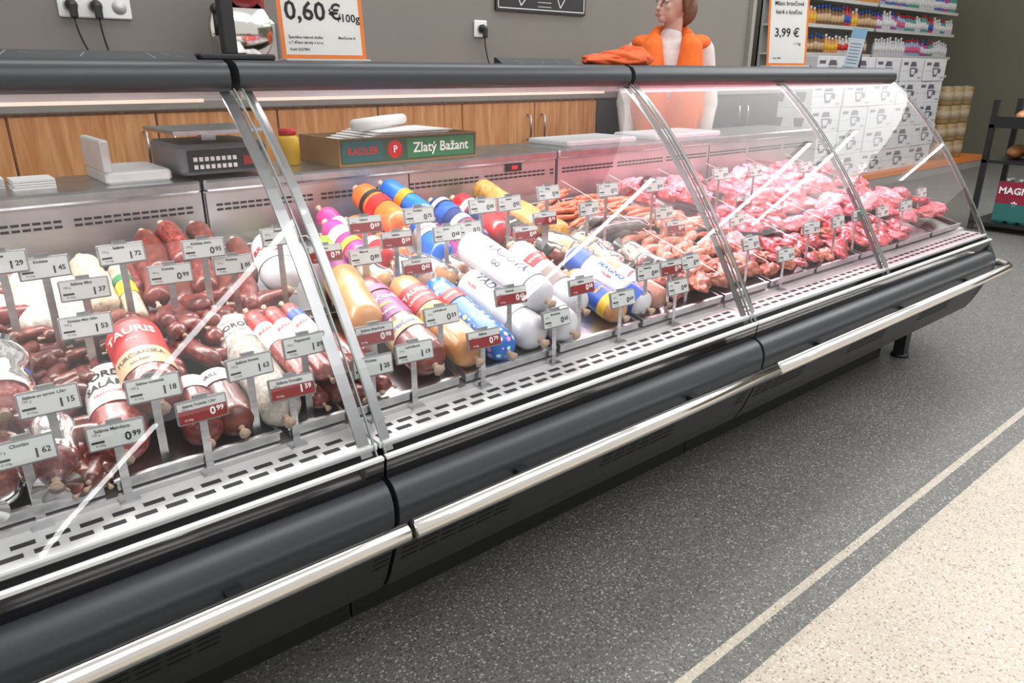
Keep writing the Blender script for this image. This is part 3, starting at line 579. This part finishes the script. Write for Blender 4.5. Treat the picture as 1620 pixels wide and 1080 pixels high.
for X,Y,Zm,ti,pr,rd in tags:
    x,y,z=X/1000,Y/1000,Zm/1000; zb=deck(y)+.002 if y>1.262 else .562
    E=thing("price_tag",(x,y,zb),("small electronic shelf label with red price field on a steel post" if rd else "small grey electronic shelf label on a steel post"),"price tag","electronic price labels")
    hgt=z-zb; tl=math.radians(-12+R.uniform(-4,4)); rz=R.uniform(-.16,.02)
    obj("casing",FRM,E,(0,0,hgt),(tl,0,rz)); obj("screen",screen(ti,pr,rd),E,(0,0,hgt),(tl,0,rz))
    obj("post",PSM,E,(0,0,hgt-.004),(0,0,0),scale=(1,1,hgt-.004)); obj("base",BSM,E)

# ------------------------------------------------------------------ things on the rear worktop and top rail
def box_open(m,x0,x1,y0,y1,z0,z1,t,mi=0):
    m.box(x0,x1,y0,y1,z0,z0+t,mi); m.box(x0,x1,y0,y0+t,z0+t,z1,mi); m.box(x0,x1,y1-t,y1,z0+t,z1,mi); m.box(x0,x0+t,y0+t,y1-t,z0+t,z1,mi); m.box(x1-t,x1,y0+t,y1-t,z0+t,z1,mi)
WT=.985
E=thing("beer_tray_box",(1.29,2.22,WT),"open cardboard beer tray in green and red holding papers","box")
m=MB(); box_open(m,1.04,1.56,2.08,2.36,WT,WT+.082,.004); wpart("tray",m,[M("printed_cardboard_brown",(.30,.17,.07),.6)],E)
m=MB(); m.box(1.045,1.555,2.078,2.0795,WT+.006,WT+.078,0); m.box(1.28,1.545,2.077,2.078,WT+.012,WT+.072,1); m.box(1.05,1.19,2.077,2.078,WT+.012,WT+.072,3)
m.text("Zlatý Bažant",.044,lambda X,Y:(1.412+X,2.0762,WT+.042+Y),2,.015); m.text("RADLER",.03,lambda X,Y:(1.12+X,2.0762,WT+.042+Y),4,.02)
m.ball((1.235,2.078,WT+.042),.028,.002,.028,4); m.text("P",.03,lambda X,Y:(1.235+X,2.0755,WT+.042+Y),2,.02); wpart("printed_side",m,[M("print_dark_green",(.05,.09,.05),.5),cGRN,WINK,C_("dark_teal",(.03,.12,.12)),cRED],E)
m=MB()
for k in range(6):
    m.box(1.10+.02*k,1.40+.015*k,2.10,2.33,WT+.06+k*.006,WT+.064+k*.006)
wpart("paper_sheets",m,[WHITE],E)
E=thing("bag_roll",(1.25,2.2,WT+.1),"roll of white paper bags lying on the box","paper roll")
m=MB(); m.sweep([(1.14,2.16,WT+.115),(1.3,2.25,WT+.118),(1.42,2.33,WT+.118)],[.018,.019,.018],14); wpart("roll",m,[WHITE],E)
E=thing("weighing_scale",(.70,2.22,WT),"grey shop scale with steel pan on the worktop","scale")
m=MB(); m.box(.58,.82,2.08,2.36,WT+.01,WT+.09,0,.01); wpart("body",m,[M("scale_grey",(.16,.16,.18),.4)],E)
m=MB(); m.box(.57,.83,2.07,2.37,WT+.115,WT+.125,0,.003); m.box(.68,.72,2.2,2.24,WT+.09,WT+.115); wpart("pan",m,[STEEL],E)
m=MB(); m.box(.60,.80,2.075,2.081,WT+.02,WT+.075,0); 
for i in range(8):
    for j in range(2): m.box(.612+i*.015,.622+i*.015,2.072,2.075,WT+.026+j*.02,WT+.037+j*.02,1)
m.box(.745,.79,2.073,2.075,WT+.03,WT+.055,2); wpart("keypad",m,[BLACK,ALU,C_("dull_red",(.25,.02,.02))],E)
E=thing("plastic_board",(.46,2.2,WT),"white plastic board leaning beside the scale","board")
m=MB(); m.box(.40,.56,2.10,2.34,WT,WT+.03,0,.006); m.box(.40,.42,2.10,2.34,WT+.03,WT+.11,0,.004); wpart("board",m,[ALU],E)
for i,(a,b,c,d) in enumerate([(2.02,2.42,2.1,2.34),(2.52,2.98,2.08,2.33)]):
    m=MB(); m.box(a,b,c,d,WT,WT+.022,0,.006); solo("cutting_board",m,[M("white_polyethylene",(.62,.63,.66),.4)],((a+b)/2,(c+d)/2,WT),"white plastic cutting board on the rear worktop","cutting board","white cutting boards")
m=MB(); x=.95; m.sweep([(x,2.24,WT),(x,2.24,WT+.002),(x,2.24,WT+.08),(x,2.24,WT+.09)],[.03,.034,.034,.024],16,0); m.cyl((x,2.24,WT+.09),(x,2.24,WT+.11),.026,16,1)
solo("spice_jar",m,[cYEL,cRED],(x,2.24,WT),"small yellow spice jar with red lid on the worktop","jar")
for i,(x,y) in enumerate([(.06,2.20),(.15,2.26),(.25,2.19)]):
    m=MB()
    for k in range(4): m.box(x-.045+R.uniform(-.003,.003),x+.045,y-.05,y+.05,WT+k*.006,WT+k*.006+.005,0)
    solo("label_stack",m,[WHITE],(x,y,WT),"small stack of white paper labels on the worktop","paper stack","paper label stacks")

RT=1.280
def sign(cx,cy,rz,w,h,texts,label):
    E=thing("price_sign",(cx,cy,RT),label,"sign","orange-bordered price signs",rot=(0,0,rz))
    m=MB(); tl=.10; b=.010
    def P(x,z,o=0): return (x,-o*1.0+z*tl,z*math.cos(.1)+.006)
    def quad(x0,x1,z0,z1,o,mi): m.add([P(x0,z0,o),P(x1,z0,o),P(x1,z1,o),P(x0,z1,o)],[(0,1,2,3)],mi)
    quad(-w/2,w/2,0,h,.001,1); quad(-w/2+b,w/2-b,b,h-b,.0015,0)
    for s,sz,x,z,mi in texts: m.text(s,sz,lambda X,Y:P(X+x,Y+z,.002),mi,.02)
    lpart("printed_sheet",m,[WHITE,ORANGE,INK],E)
    m=MB(); m.add([P(-w/2-.003,0,.004),P(w/2+.003,0,.004),P(w/2+.003,h,.004),P(-w/2-.003,h,.004)],[(0,1,2,3)],0)
    lpart("acrylic_holder",m,[CLEAR],E)
    m=MB(); m.box(-w/2,w/2,-.03,.04,0,.006,0,.002); lpart("base",m,[M("clear_base",(.5,.52,.52),.2)],E)
sign(.885,1.80,-.12,.215,.31,[("0,60",.060,-.040,.108,2),("€",.050,.036,.108,2),("/100g",.026,.070,.096,2),("Špeciálna mäsová zložka",.0088,-.045,.050,2),("z 7 dňami záruky v s.r.o.",.0088,-.045,.038,2),("Kód: 5527841",.0088,-.062,.022,2),("Menčovce A",.0088,.06,.050,2)],"white A4 price sign with orange border on the counter top")
sign(3.03,1.82,-.35,.205,.295,[("Mäso bravčové",.024,0,.245,2),("karé s kosťou",.024,0,.212,2),("3,99 €",.048,-.005,.130,2),("/ 1 kg",.016,.05,.088,2),("Kód: 20881",.0088,-.05,.03,2)],"white A4 pork price sign with orange border")
E=thing("leaflet_holder",(3.55,1.80,RT),"narrow pale blue and white leaflet in a stand","leaflet",rot=(0,.12,-1.15))
m=MB(); m.box(-.032,.032,0,.004,0,.17,0); m.box(-.032,.032,-.001,0,.13,.17,1)
for k in range(7): m.box(-.024,.022,-.001,0,.02+k*.014,.022+k*.014,2)
lpart("leaflet",m,[C_("pale_leaflet",(.5,.58,.66)),C_("sky",(.2,.38,.55)),INK],E); m=MB(); m.box(-.035,.035,-.03,.03,0,.005); lpart("base",m,[GEDGE],E)
E=thing("sneeze_guard_post",(.65,1.82,RT),"square black metal post with rectangular foot","post")
m=MB(); m.box(.565,.735,1.75,1.87,RT,RT+.014,0,.004); wpart("foot",m,[BLACK],E); m=MB(); m.box(.635,.665,1.795,1.825,RT+.014,2.15,0,.003); wpart("pole",m,[BLACK],E)
E=thing("support_post",(3.66,1.82,RT),"thin dark post on the counter top","post"); m=MB(); m.box(3.65,3.67,1.81,1.83,RT,RT+.13); wpart("pole",m,[BLACK],E)
CHK=C_("chalk_grey",(.32,.33,.33),.8)
def chalk(x0,x1,seed):
    E=thing("chalkboard",((x0+x1)/2,1.76,RT),"low black chalkboard strip with white chalk marks","chalkboard","chalkboards on the counter top")
    m=MB(); H=.017; v=[(x0,1.76,RT),(x1,1.76,RT),(x1,1.79,RT+H),(x0,1.79,RT+H),(x0,1.80,RT),(x1,1.80,RT),(x1,1.80,RT+H),(x0,1.80,RT+H)]
    m.add(v,[(0,1,2,3),(5,4,7,6),(3,2,6,7),(0,3,7,4),(1,5,6,2)],0)
    S=lambda X,Y:(X,1.7592+.03*Y/H,RT+Y)
    rr=random.Random(seed); xx=x0+.01
    while xx<x1-.03:
        a=(xx,rr.uniform(.001,.015)); b=(xx+rr.uniform(.01,.03),rr.uniform(.001,.015)); m.add([S(*a),S(a[0]+.002,a[1]),S(b[0]+.002,b[1]),S(*b)],[(0,1,2,3)],1); xx+=rr.uniform(.02,.05)
    wpart("board",m,[C_("slate",(.03,.035,.037),.6),CHK],E)
chalk(.10,.56,3); chalk(1.42,1.72,5)

# outlets, cables, slicer, poster
def outlet(x,z,n,plugs):
    E=thing("wall_socket",(x,3.3,z),"white wall socket with black plugs and hanging cables" if plugs else "white wall socket","socket","wall sockets")
    m=MB(); w=.082*n; m.box(x-w/2,x+w/2,3.288,3.3,z-.041,z+.041,0,.004); wpart("plate",m,[WHITE],E)
    for k in range(n):
        cx=x-w/2+.041+.082*k; m=MB(); m.sweep([(cx,3.289,z),(cx,3.2865,z)],[.024,.026],18,0,ref=(0,0,1)); wpart("socket_well",m,[C_("socket_grey",(.6,.6,.58))],E)
        if k in plugs:
            m=MB(); m.sweep([(cx,3.288,z),(cx,3.27,z),(cx,3.25,z)],[.02,.021,.012],14,0,ref=(0,0,1)); m.box(cx-.013,cx+.013,3.243,3.262,z-.045,z+.005,0,.004)
            sgn=1 if k==0 else .5; pts=[(cx+sgn*.10*math.sin(t*1.7)*t,3.255+.02*t,z-.04-.28*t) for t in [i/10 for i in range(11)]]
            m.sweep(pts,[.0035]*11,6,0,ref=(0,1,0)); wpart("plug_and_cable",m,[BLACK],E)
outlet(.70,1.49,3,(0,1)); outlet(2.51,1.475,1,(0,)) 
E=thing("wall_poster",(2.94,3.3,1.57),"black poster with white outline drawing of meat cuts","poster")
m=MB(); m.box(2.61,3.27,3.285,3.3,1.57,2.05,0); 
for a in ((2.622,3.258,1.582,1.586),(2.622,3.258,2.034,2.038),(2.622,2.626,1.582,2.038),(3.254,3.258,1.582,2.038)): m.box(a[0],a[1],3.2838,3.285,a[2],a[3],1)
def line(p,q,w=.0025):
    d=Vector((q[0]-p[0],0,q[1]-p[1])); n=Vector((-d.z,0,d.x)).normalized()*w; a=Vector((p[0],3.2835,p[1])); b=Vector((q[0],3.2835,q[1])); m.add([a-n,b-n,b+n,a+n],[(0,1,2,3)],1)
out=[(2.72,1.74),(2.70,1.80),(2.74,1.86),(2.85,1.89),(3.0,1.88),(3.1,1.89),(3.16,1.84),(3.21,1.80),(3.17,1.77),(3.11,1.74),(3.10,1.64),(3.07,1.60),(3.05,1.64),(3.04,1.71),(2.9,1.70),(2.84,1.71),(2.82,1.64),(2.78,1.60),(2.76,1.64),(2.76,1.72)]
for i in range(len(out)): line(out[i],out[(i+1)%len(out)])
for a,b in [((2.84,1.71),(2.85,1.89)),((2.93,1.70),(2.94,1.885)),((3.02,1.71),(3.03,1.885)),((3.10,1.75),(3.09,1.885)),((2.85,1.80),(3.09,1.80))]: line(a,b,.0015)
for k in range(4): line((2.90,1.60+k*.022),(3.0,1.60+k*.022),.0012)
wpart("printed_board",m,[M("poster_black",(.015,.015,.017),.5),WINK],E)
# wooden cabinets
def woodmat():
    m,n,l,b=_p("warm_oak")
    tc=n.new("ShaderNodeTexCoord"); mp=n.new("ShaderNodeMapping"); mp.inputs["Scale"].default_value=(14,14,1.2); no=n.new("ShaderNodeTexNoise"); no.inputs["Scale"].default_value=3; no.inputs["Detail"].default_value=6; no.inputs["Distortion"].default_value=.6
    l.new(tc.outputs["Object"],mp.inputs[0]); l.new(mp.outputs[0],no.inputs[0]); r=ramp(n,[(.3,(.50,.18,.05)),(.5,(.66,.29,.10)),(.7,(.76,.41,.18))]); l.new(no.outputs["Fac"],r.inputs[0]); l.new(r.outputs[0],b.inputs["Base Color"]); b.inputs["Roughness"].default_value=.45; return m
WOOD=woodmat(); DKCAB=M("dark_cabinet_laminate",(.05,.04,.042),.35)
x=-.6; k_=0
while x<4.7:
    wd=x<2.7; mt=WOOD if wd else DKCAB
    E=thing("storage_cabinet",(x+.45,3.1,0),"warm oak base cabinet with two doors and steel handles" if wd else "dark laminate base cabinet with steel handles","cabinet","base cabinets along the wall")
    m=MB(); m.box(x,x+.9,2.93,3.29,.1,1.13); m.box(x,x+.9,2.97,3.29,0,.1); wpart("body",m,[mt],E)
    for k in range(2):
        d=MB(); a=x+.003+k*.45; d.box(a,a+.444,2.91,2.93,.11,1.12,0,.002); dd=wpart("door",d,[mt],E)
        hxp=a+(.40 if k==0 else .044); q=MB(); lx=hxp-E.location.x; ly=2.91-E.location.y
        q.sweep([(lx,ly,1.06),(lx,ly-.025,1.055),(lx,ly-.028,1.0),(lx,ly-.025,.945),(lx,ly,.94)],[.005]*5,8,ref=(1,0,0)); obj("handle",q.build("handle",[STEEL]),dd)
    x+=.902
m=MB(); m.box(-.62,4.80,2.89,3.29,1.13,1.165,0,.004); solo("back_worktop",m,[M("grey_worktop",(.25,.23,.21),.4)],(2,3.1,1.13),"long grey worktop above the oak cabinets","worktop")
# slicer
bx,by,bz=1.17,3.05,1.165
E=thing("meat_slicer",(bx,by,bz),"red and steel meat slicer on the back worktop","slicer")
m=MB(); m.box(bx-.12,bx+.20,by-.12,by+.18,bz,bz+.08,0,.02); m.box(bx+.02,bx+.16,by+.05,by+.15,bz+.08,bz+.3,0,.02); wpart("body",m,[STEEL],E)
m=MB(); m.sweep([(bx+.0,by+.03,bz+.25),(bx+.0,by+.045,bz+.25),(bx+.0,by+.055,bz+.25)],[.12,.13,.05],28,0,ref=(0,0,1)); wpart("blade",m,[CHROME],E)
m=MB(); m.ball((bx+.02,by+.06,bz+.39),.085,.06,.07,0); m.box(bx-.06,bx+.1,by+.03,by+.1,bz+.32,bz+.38,0,.01); wpart("blade_guard",m,[M("red_enamel",(.30,.03,.03),.25)],E)
m=MB(); m.box(bx-.14,bx+.02,by-.14,by+.0,bz+.13,bz+.14,0); m.box(bx-.14,bx-.13,by-.14,by,bz+.14,bz+.22); m.cyl((bx-.08,by-.1,bz+.08),(bx-.08,by-.1,bz+.13),.012); wpart("carriage",m,[STEEL],E)
m=MB(); m.cyl((bx-.15,by-.12,bz+.22),(bx-.15,by-.12,bz+.3),.013); m.ball((bx-.15,by-.12,bz+.31),.02,.02,.02); wpart("knob",m,[BLACK],E)

# orange jacket on the top rail
m=MB()
for cx,cy,sx,sy,sz,sd in [(1.97,1.81,.12,.08,.040,1),(1.90,1.80,.10,.06,.030,5),(2.05,1.83,.07,.07,.052,9)]:
    def fn(d): return 1+.22*noise.noise(d*2.2+Vector((sd,0,0)))+.07*noise.noise(d*6)+.09*math.sin(d.x*9+sd+4*d.y)*(.5+.5*d.z)
    m.ball((cx,cy,RT+.002+sz*.35),sx,sy,sz*.75,0,48,24,fn)
m.v=[(a,b,max(RT+.001,c)) for a,b,c in m.v]
solo("folded_jacket",m,[M("orange_fabric",(.72,.12,.03),.8,bump=.2,scale=40)],(1.97,1.81,RT),"bright orange jacket crumpled on the counter top","jacket")

# ------------------------------------------------------------------ person
def remeshed(mb,name,mat,vox,smooth=4):
    me=mb.build(name,[mat]); o=bpy.data.objects.new(name,me); COL.objects.link(o)
    r=o.modifiers.new("r",'REMESH'); r.mode='VOXEL'; r.voxel_size=vox; r.use_smooth_shade=True
    s=o.modifiers.new("s",'SMOOTH'); s.iterations=smooth; s.factor=.5
    dg=bpy.context.evaluated_depsgraph_get(); nm=bpy.data.meshes.new_from_object(o.evaluated_get(dg)); nm.name=name
    if not nm.materials: nm.materials.append(mat)
    bpy.data.objects.remove(o); return nm
def cap(m,a,b,ra,rb,sx=1):
    m.ball(a,ra,ra,ra); m.ball(b,rb,rb,rb); m.sweep([a,b],[ra,rb],16)
SKIN=M("skin",(.56,.34,.27),.5,var=.05,scale=30)
PE=thing("person",(3.30,2.67,0),"person in orange vest over white long-sleeved top standing behind the counter","person",rot=(0,0,math.radians(-48)))
hd=math.radians(-52)
def Hh(x,y,z): return (x*math.cos(hd)-y*math.sin(hd), x*math.sin(hd)+y*math.cos(hd)-.01, z)
m=MB()
for s in(-1,1):
    cap(m,(s*.09,0,.92),(s*.10,0,.50),.085,.055); cap(m,(s*.10,0,.50),(s*.10,.01,.10),.055,.035); m.ball((s*.10,-.06,.04),.04,.12,.04)
    cap(m,(s*.165,0,1.36),(s*.215,.01,1.10),.052,.04); cap(m,(s*.215,.01,1.10),(s*.20,-.06,.90),.038,.026)
    m.ball((s*.198,-.075,.84),.018,.03,.042)
    for f in range(4): cap(m,(s*(.188+.006*f),-.10+.017*f,.81),(s*(.184+.006*f),-.105+.017*f,.755+.006*abs(f-1)),.0085,.007)
    cap(m,(s*.19,-.10,.85),(s*.175,-.125,.81),.01,.008)
m.ball((0,0,.95),.16,.11,.12); m.ball((0,0,1.12),.145,.10,.16); m.ball((0,0,1.27),.165,.105,.15); m.ball((0,0,1.36),.15,.075,.06)
cap(m,(0,.005,1.38),Hh(0,.015,1.53),.050,.046)
m.ball(Hh(0,.01,1.61),.073,.09,.098); m.ball(Hh(0,-.028,1.555),.052,.06,.058); m.ball(Hh(0,-.068,1.520),.024,.022,.018)
m.sweep([Hh(0,-.080,1.612),Hh(0,-.098,1.588),Hh(0,-.110,1.573),Hh(0,-.085,1.563)],[.008,.011,.014,.011],10); m.ball(Hh(0,-.082,1.628),.045,.012,.01)
m.ball(Hh(0,-.088,1.545),.02,.01,.006); m.ball(Hh(0,-.086,1.536),.018,.01,.006)
for s in(-1,1): m.ball(Hh(s*.075,.012,1.59),.01,.02,.03); m.ball(Hh(s*.035,-.06,1.575),.02,.02,.02)
obj("body",remeshed(m,"body",SKIN,.006,4),PE)
m=MB(); m.ball(Hh(0,-.095,1.5425),.02,.007,.004); m.ball(Hh(0,-.094,1.5365),.017,.007,.0045); lpart("lips",m,[M("lips",(.42,.15,.13),.4)],PE)
for s in(-1,1):
    m=MB(); m.ball(Hh(s*.031,-.074,1.607),.0125,.010,.008); lpart("eye",m,[M("eye_white",(.7,.68,.65),.2)],PE)
    m=MB(); m.ball(Hh(s*.031,-.0835,1.607),.005,.002,.005); lpart("iris",m,[cBLK],PE)
    m=MB(); m.sweep([Hh(s*.015,-.086,1.626),Hh(s*.032,-.086,1.631),Hh(s*.05,-.075,1.625)],[.003,.004,.002],8); lpart("eyebrow",m,[M("hair_brown",(.12,.055,.03),.6)],PE)
m=MB(); m.ball(Hh(0,.03,1.635),.088,.096,.096); m.ball(Hh(0,.065,1.575),.080,.066,.09); m.ball(Hh(.03,-.045,1.685),.05,.045,.03); m.ball(Hh(-.03,-.045,1.685),.05,.045,.03); m.ball(Hh(0,.12,1.60),.035,.035,.05)
for s in (-1,1): m.ball(Hh(s*.074,.015,1.605),.016,.045,.065)
obj("hair",remeshed(m,"hair",M("hair_brown2",(.14,.06,.03),.55,bump=.6,scale=90),.008,3),PE)
m=MB()
for s in(-1,1):
    cap(m,(s*.165,0,1.365),(s*.218,.01,1.10),.066,.055); cap(m,(s*.218,.01,1.10),(s*.202,-.055,.92),.052,.038)
m.ball((0,0,.98),.175,.125,.14); m.ball((0,0,1.12),.165,.118,.17); m.ball((0,0,1.27),.182,.122,.155); m.ball((0,0,1.375),.155,.085,.06); cap(m,(0,.003,1.40),(0,0,1.435),.068,.06)
obj("white_top",remeshed(m,"white_top",M("white_cotton",(.66,.62,.60),.8,bump=.2,scale=25),.009,4),PE,label="white long-sleeved top")
m=MB()
for s in(-1,1):
    m.sweep([(s*.080,-.07,1.435),(s*.100,-.108,1.38),(s*.098,-.130,1.28),(s*.085,-.132,1.14),(s*.08,-.128,.96)],[.034,.058,.070,.078,.080],14,0,sq=1,ref=(1,0,0))
    m.ball((s*.145,0,1.405),.066,.10,.044); m.ball((s*.12,.06,1.25),.09,.08,.19); m.ball((s*.14,0,1.12),.06,.12,.2)
m.ball((0,.07,1.30),.15,.07,.16); m.ball((0,.07,1.08),.16,.08,.18); m.sweep([(-.09,-.03,1.44),(-.07,.05,1.465),(0,.085,1.47),(.07,.05,1.465),(.09,-.03,1.44)],[.028,.032,.034,.032,.028],12)
obj("orange_vest",remeshed(m,"orange_vest",M("orange_fleece",(.80,.15,.02),.85,bump=.3,scale=30),.010,3),PE,label="bright orange fleece vest")
m=MB()
for s in(-1,1):
    cap(m,(s*.09,0,.93),(s*.10,0,.50),.105,.075); cap(m,(s*.10,0,.50),(s*.10,.01,.10),.075,.06)
m.ball((0,0,.93),.178,.128,.11)
obj("trousers",remeshed(m,"trousers",M("dark_trousers",(.03,.03,.04),.8),.012,3),PE,label="dark work trousers")
for s in(-1,1):
    m=MB(); m.ball((s*.10,-.05,.042),.052,.135,.042); lpart("shoe",m,[BLACK],PE)

# ------------------------------------------------------------------ background shop
def gondola(x0,x1,y):
    E=thing("shelving_unit",((x0+x1)/2,y+.2,0),"grey metal store shelving stocked with toiletries","shelf","store shelving")
    m=MB(); m.box(x0,x1,y+.38,y+.4,0,2.7); wpart("back_panel",m,[C_("shelf_grey",(.35,.35,.33))],E)
    for z in (.12,.55,.95,1.22,1.48,1.80,2.10,2.40):
        m=MB(); m.box(x0+.01,x1-.01,y,y+.38,z,z+.02,0); m.box(x0+.01,x1-.01,y-.008,y,z-.015,z+.025,1); wpart("shelf_board",m,[C_("shelf_white",(.6,.6,.58)),C_("shelf_strip",(.62,.62,.6))],E)
    for xx in (x0,x1-.03): m=MB(); m.box(xx,xx+.03,y+.36,y+.4,0,2.75); wpart("upright",m,[C_("upright",(.4,.4,.4))],E)
gondola(8.3,10.35,5.0); gondola(10.4,12.95,5.0)
cols=[(.6,.6,.63),(.08,.15,.42),(.5,.04,.06),(.6,.56,.5),(.2,.1,.04),(.08,.3,.26),(.7,.3,.08),(.35,.08,.28),(.3,.42,.6)]
bot=[]
for i,c in enumerate(cols):
    m=MB(); mt=M("bottle_plastic_%s"%["white","blue","red","cream","brown","teal","orange","plum","sky"][i],c,.35)
    m.sweep([(0,0,0),(0,0,.005),(0,0,.13),(0,0,.155),(0,0,.165)],[.034,.038,.038,.022,.014],10,0); m.cyl((0,0,.165),(0,0,.195),.017,10,1); m.sweep([(0,0,.04),(0,0,.11)],[.0388,.0388],10,2)
    bot.append(m.build("toiletry_bottle",[mt,[WHITE,cBLU,cRED][i%3],[cWHI,cWHI,cBLU,cRED,cBEI,cWHI,cYEL,cWHI,cPNK][i]]))
bnames=["white","blue","red","cream","brown","teal","orange","plum","pale blue"]
for z in (1.50,1.82,2.12):
    x=8.38
    while x<12.88:
        if not (10.30<x<10.47):
            left=x<10.3
            k=R.choice([4,3,2,6,4] if left else [0,1,2,0,8,7,5]); n=R.randint(2,4)
            for q in range(n):
                if x>12.88: break
                o=obj("toiletry_bottle",bot[k],None,(x,5.05,z),(0,0,R.random()*6),"%s plastic bottle with printed label on a store shelf"%bnames[k],"bottle","bottles on the store shelves"); s=R.uniform(.95,1.25); o.scale=(.95,.95,s); x+=.082
        else: x+=.1
        x+=.008
# carton stack
CART=M("white_carton",(.60,.60,.62),.6,var=.06)
cm=MB(); cm.box(-.3,.3,-.25,.25,0,.252,0,.006); cm.box(-.3,.3,-.2515,-.25,.115,.119,1)
def q_(x0,x1,x2,x3,z0,z1,mi,o=.2535): cm.add([(x0,-o,z0),(x1,-o,z0),(x2,-o,z1),(x3,-o,z1)],[(0,1,2,3)],mi)
q_(-.09,.09,.06,-.06,.165,.215,2); q_(-.05,.05,.09,-.09,.05,.15,2); q_(-.035,.035,.06,-.06,.075,.135,3,.254); q_(.09,.14,.14,.085,.09,.14,2); q_(-.27,-.15,-.15,-.27,.18,.21,2); q_(.17,.26,.26,.17,.03,.05,1)
for cy in(-.12,.12): cm.add([(-.3015,cy-.04,.06),(-.3015,cy+.04,.06),(-.3015,cy+.06,.16),(-.3015,cy-.06,.16)],[(3,2,1,0)],2)
CM=cm.build("carton",[CART,C_("tape",(.40,.38,.36)),C_("cup_grey",(.12,.10,.13)),C_("cup_light",(.6,.6,.68))])
for i in range(5):
    for j in range(5):
        obj("carton",CM,None,(7.62+i*.625+R.uniform(-.012,.012),4.3+R.uniform(-.01,.01),.16+j*.254),(0,0,R.uniform(-.03,.03)),"white cardboard carton printed with grey cup pictures","carton","stacked white cartons")
m=MB(); m.box(7.2,12.2,3.98,4.65,.0,.10,0); m.box(7.2,12.2,3.97,4.65,.10,.16,1); solo("low_display_platform",m,[C_("platform_grey",(.3,.28,.26)),C_("platform_orange",(.70,.2,.04))],(9.7,4.3,0),"low orange-edged platform carrying cartons and cans","platform")
for i in range(3):
    for j in range(4):
        if i==0 and j==0:
            m=MB(); m.sweep([(0,0,0),(0,0,.01),(0,0,.22),(0,0,.23)],[.10,.11,.11,.10],14,0); m.sweep([(0,0,.05),(0,0,.17)],[.112,.112],14,1); m.cyl((0,0,.23),(0,0,.235),.085,14,2); CANM=m.build("food_can",[C_("can_gold",(.30,.2,.08)),C_("can_cream",(.36,.28,.18)),STEEL])
        obj("food_can",CANM,None,(10.95+i*.32,4.2,.16+j*.236),(0,0,R.random()*6),"large gold and cream food can stacked on the platform","can","stacked food cans")
# rack with drinks
yo=-.14
E=thing("black_rack",(7.3,1.8+yo,0),"black metal rack with bread on top and drinks below","rack")
for (xx,yy) in ((7.0,2.40),(7.55,2.40),(7.0,1.2),(7.55,1.2)):
    m=MB(); m.box(xx,xx+.04,yy+yo,yy+.04+yo,0,1.06); wpart("upright",m,[BLACK],E)
for z in (.05,.56,.84):
    m=MB(); m.box(7.0,7.59,1.2+yo,2.44+yo,z,z+.025); wpart("shelf_board",m,[BLACK],E)
m=MB(); m.box(7.0,7.01,1.24+yo,2.40+yo,.865,.93); m.box(7.58,7.59,1.24+yo,2.40+yo,.865,.93); wpart("guard_rail",m,[BLACK],E)
BM=MB(); BM.ball((0,0,.055),.19,.062,.055,0,16,10,lambda d:1+.06*noise.noise(d*4)); BRM=BM.build("bread_loaf",[meat("bread_crust",[(.3,(.25,.08,.02)),(.6,(.48,.22,.08)),(.75,(.7,.45,.24))],15,.6,coat=0)])
for zz,lb in ((.868,"golden-brown oval bread loaf on the black rack"),(.588,"golden-brown oval bread loaf on the middle rack shelf")):
    for i in range(8): obj("bread_loaf",BRM,None,(7.28,1.31+yo+i*.138,zz),(0,0,R.uniform(-.08,.08)),lb,"bread","bread loaves on the rack")
def drinkpack(y0,c):
    E=thing("drink_pack",(7.25,y0+.14,.076),"shrink-wrapped pack of drink bottles with printed sleeve","bottle pack","drink packs on the rack")
    for i in range(2):
        for j in range(3):
            m=MB(); x,y=7.1+i*.09,y0+.05+j*.09; m.sweep([(x,y,.076),(x,y,.09),(x,y,.33),(x,y,.40),(x,y,.42)],[.038,.044,.044,.018,.014],12,0); m.cyl((x,y,.42),(x,y,.44),.016,10,1); wpart("bottle",m,[M("teal_bottle",(.05,.3,.25),.1),WHITE],E)
    m=MB(); m.box(7.045,7.05,y0,y0+.28,.10,.42,0); m.box(7.044,7.045,y0,y0+.28,.10,.24,1); m.text("MAGNE",.075,lambda X,Y:(7.042,y0+.14-X,.345+Y),2,.03)
    m.text("*",.10,lambda X,Y:(7.042,y0+.14-X,.22+Y),2,.03); wpart("printed_sleeve",m,[c,C_("tealp",(.03,.16,.15)),WINK],E)
for i in range(4): drinkpack(1.26+yo+i*.285-.11,C_("darkred",(.28,.02,.05)))
m=MB(); m.box(13.44,13.5,3.0,3.9,1.3,2.6,0,.01); solo("wall_screen",m,[GLOSSB],(13.47,3.5,1.3),"dark rectangular screen mounted on the olive wall","screen")

# ------------------------------------------------------------------ lighting
w=bpy.data.worlds.new("store_ambient"); SC.world=w; w.use_nodes=True; w.node_tree.nodes["Background"].inputs[0].default_value=(1,.985,.96,1); w.node_tree.nodes["Background"].inputs[1].default_value=.75
for (x,y,sx,sy,e) in [(2,-1.0,4,2.5,85),(7,.5,5,4,180),(2.0,2.6,4,.6,44)]:
    L=bpy.data.lights.new("ceiling_area",'AREA'); L.shape='RECTANGLE'; L.size=sx; L.size_y=sy; L.energy=e; lo=bpy.data.objects.new("ceiling_area",L); COL.objects.link(lo); lo.location=(x,y,3.6)
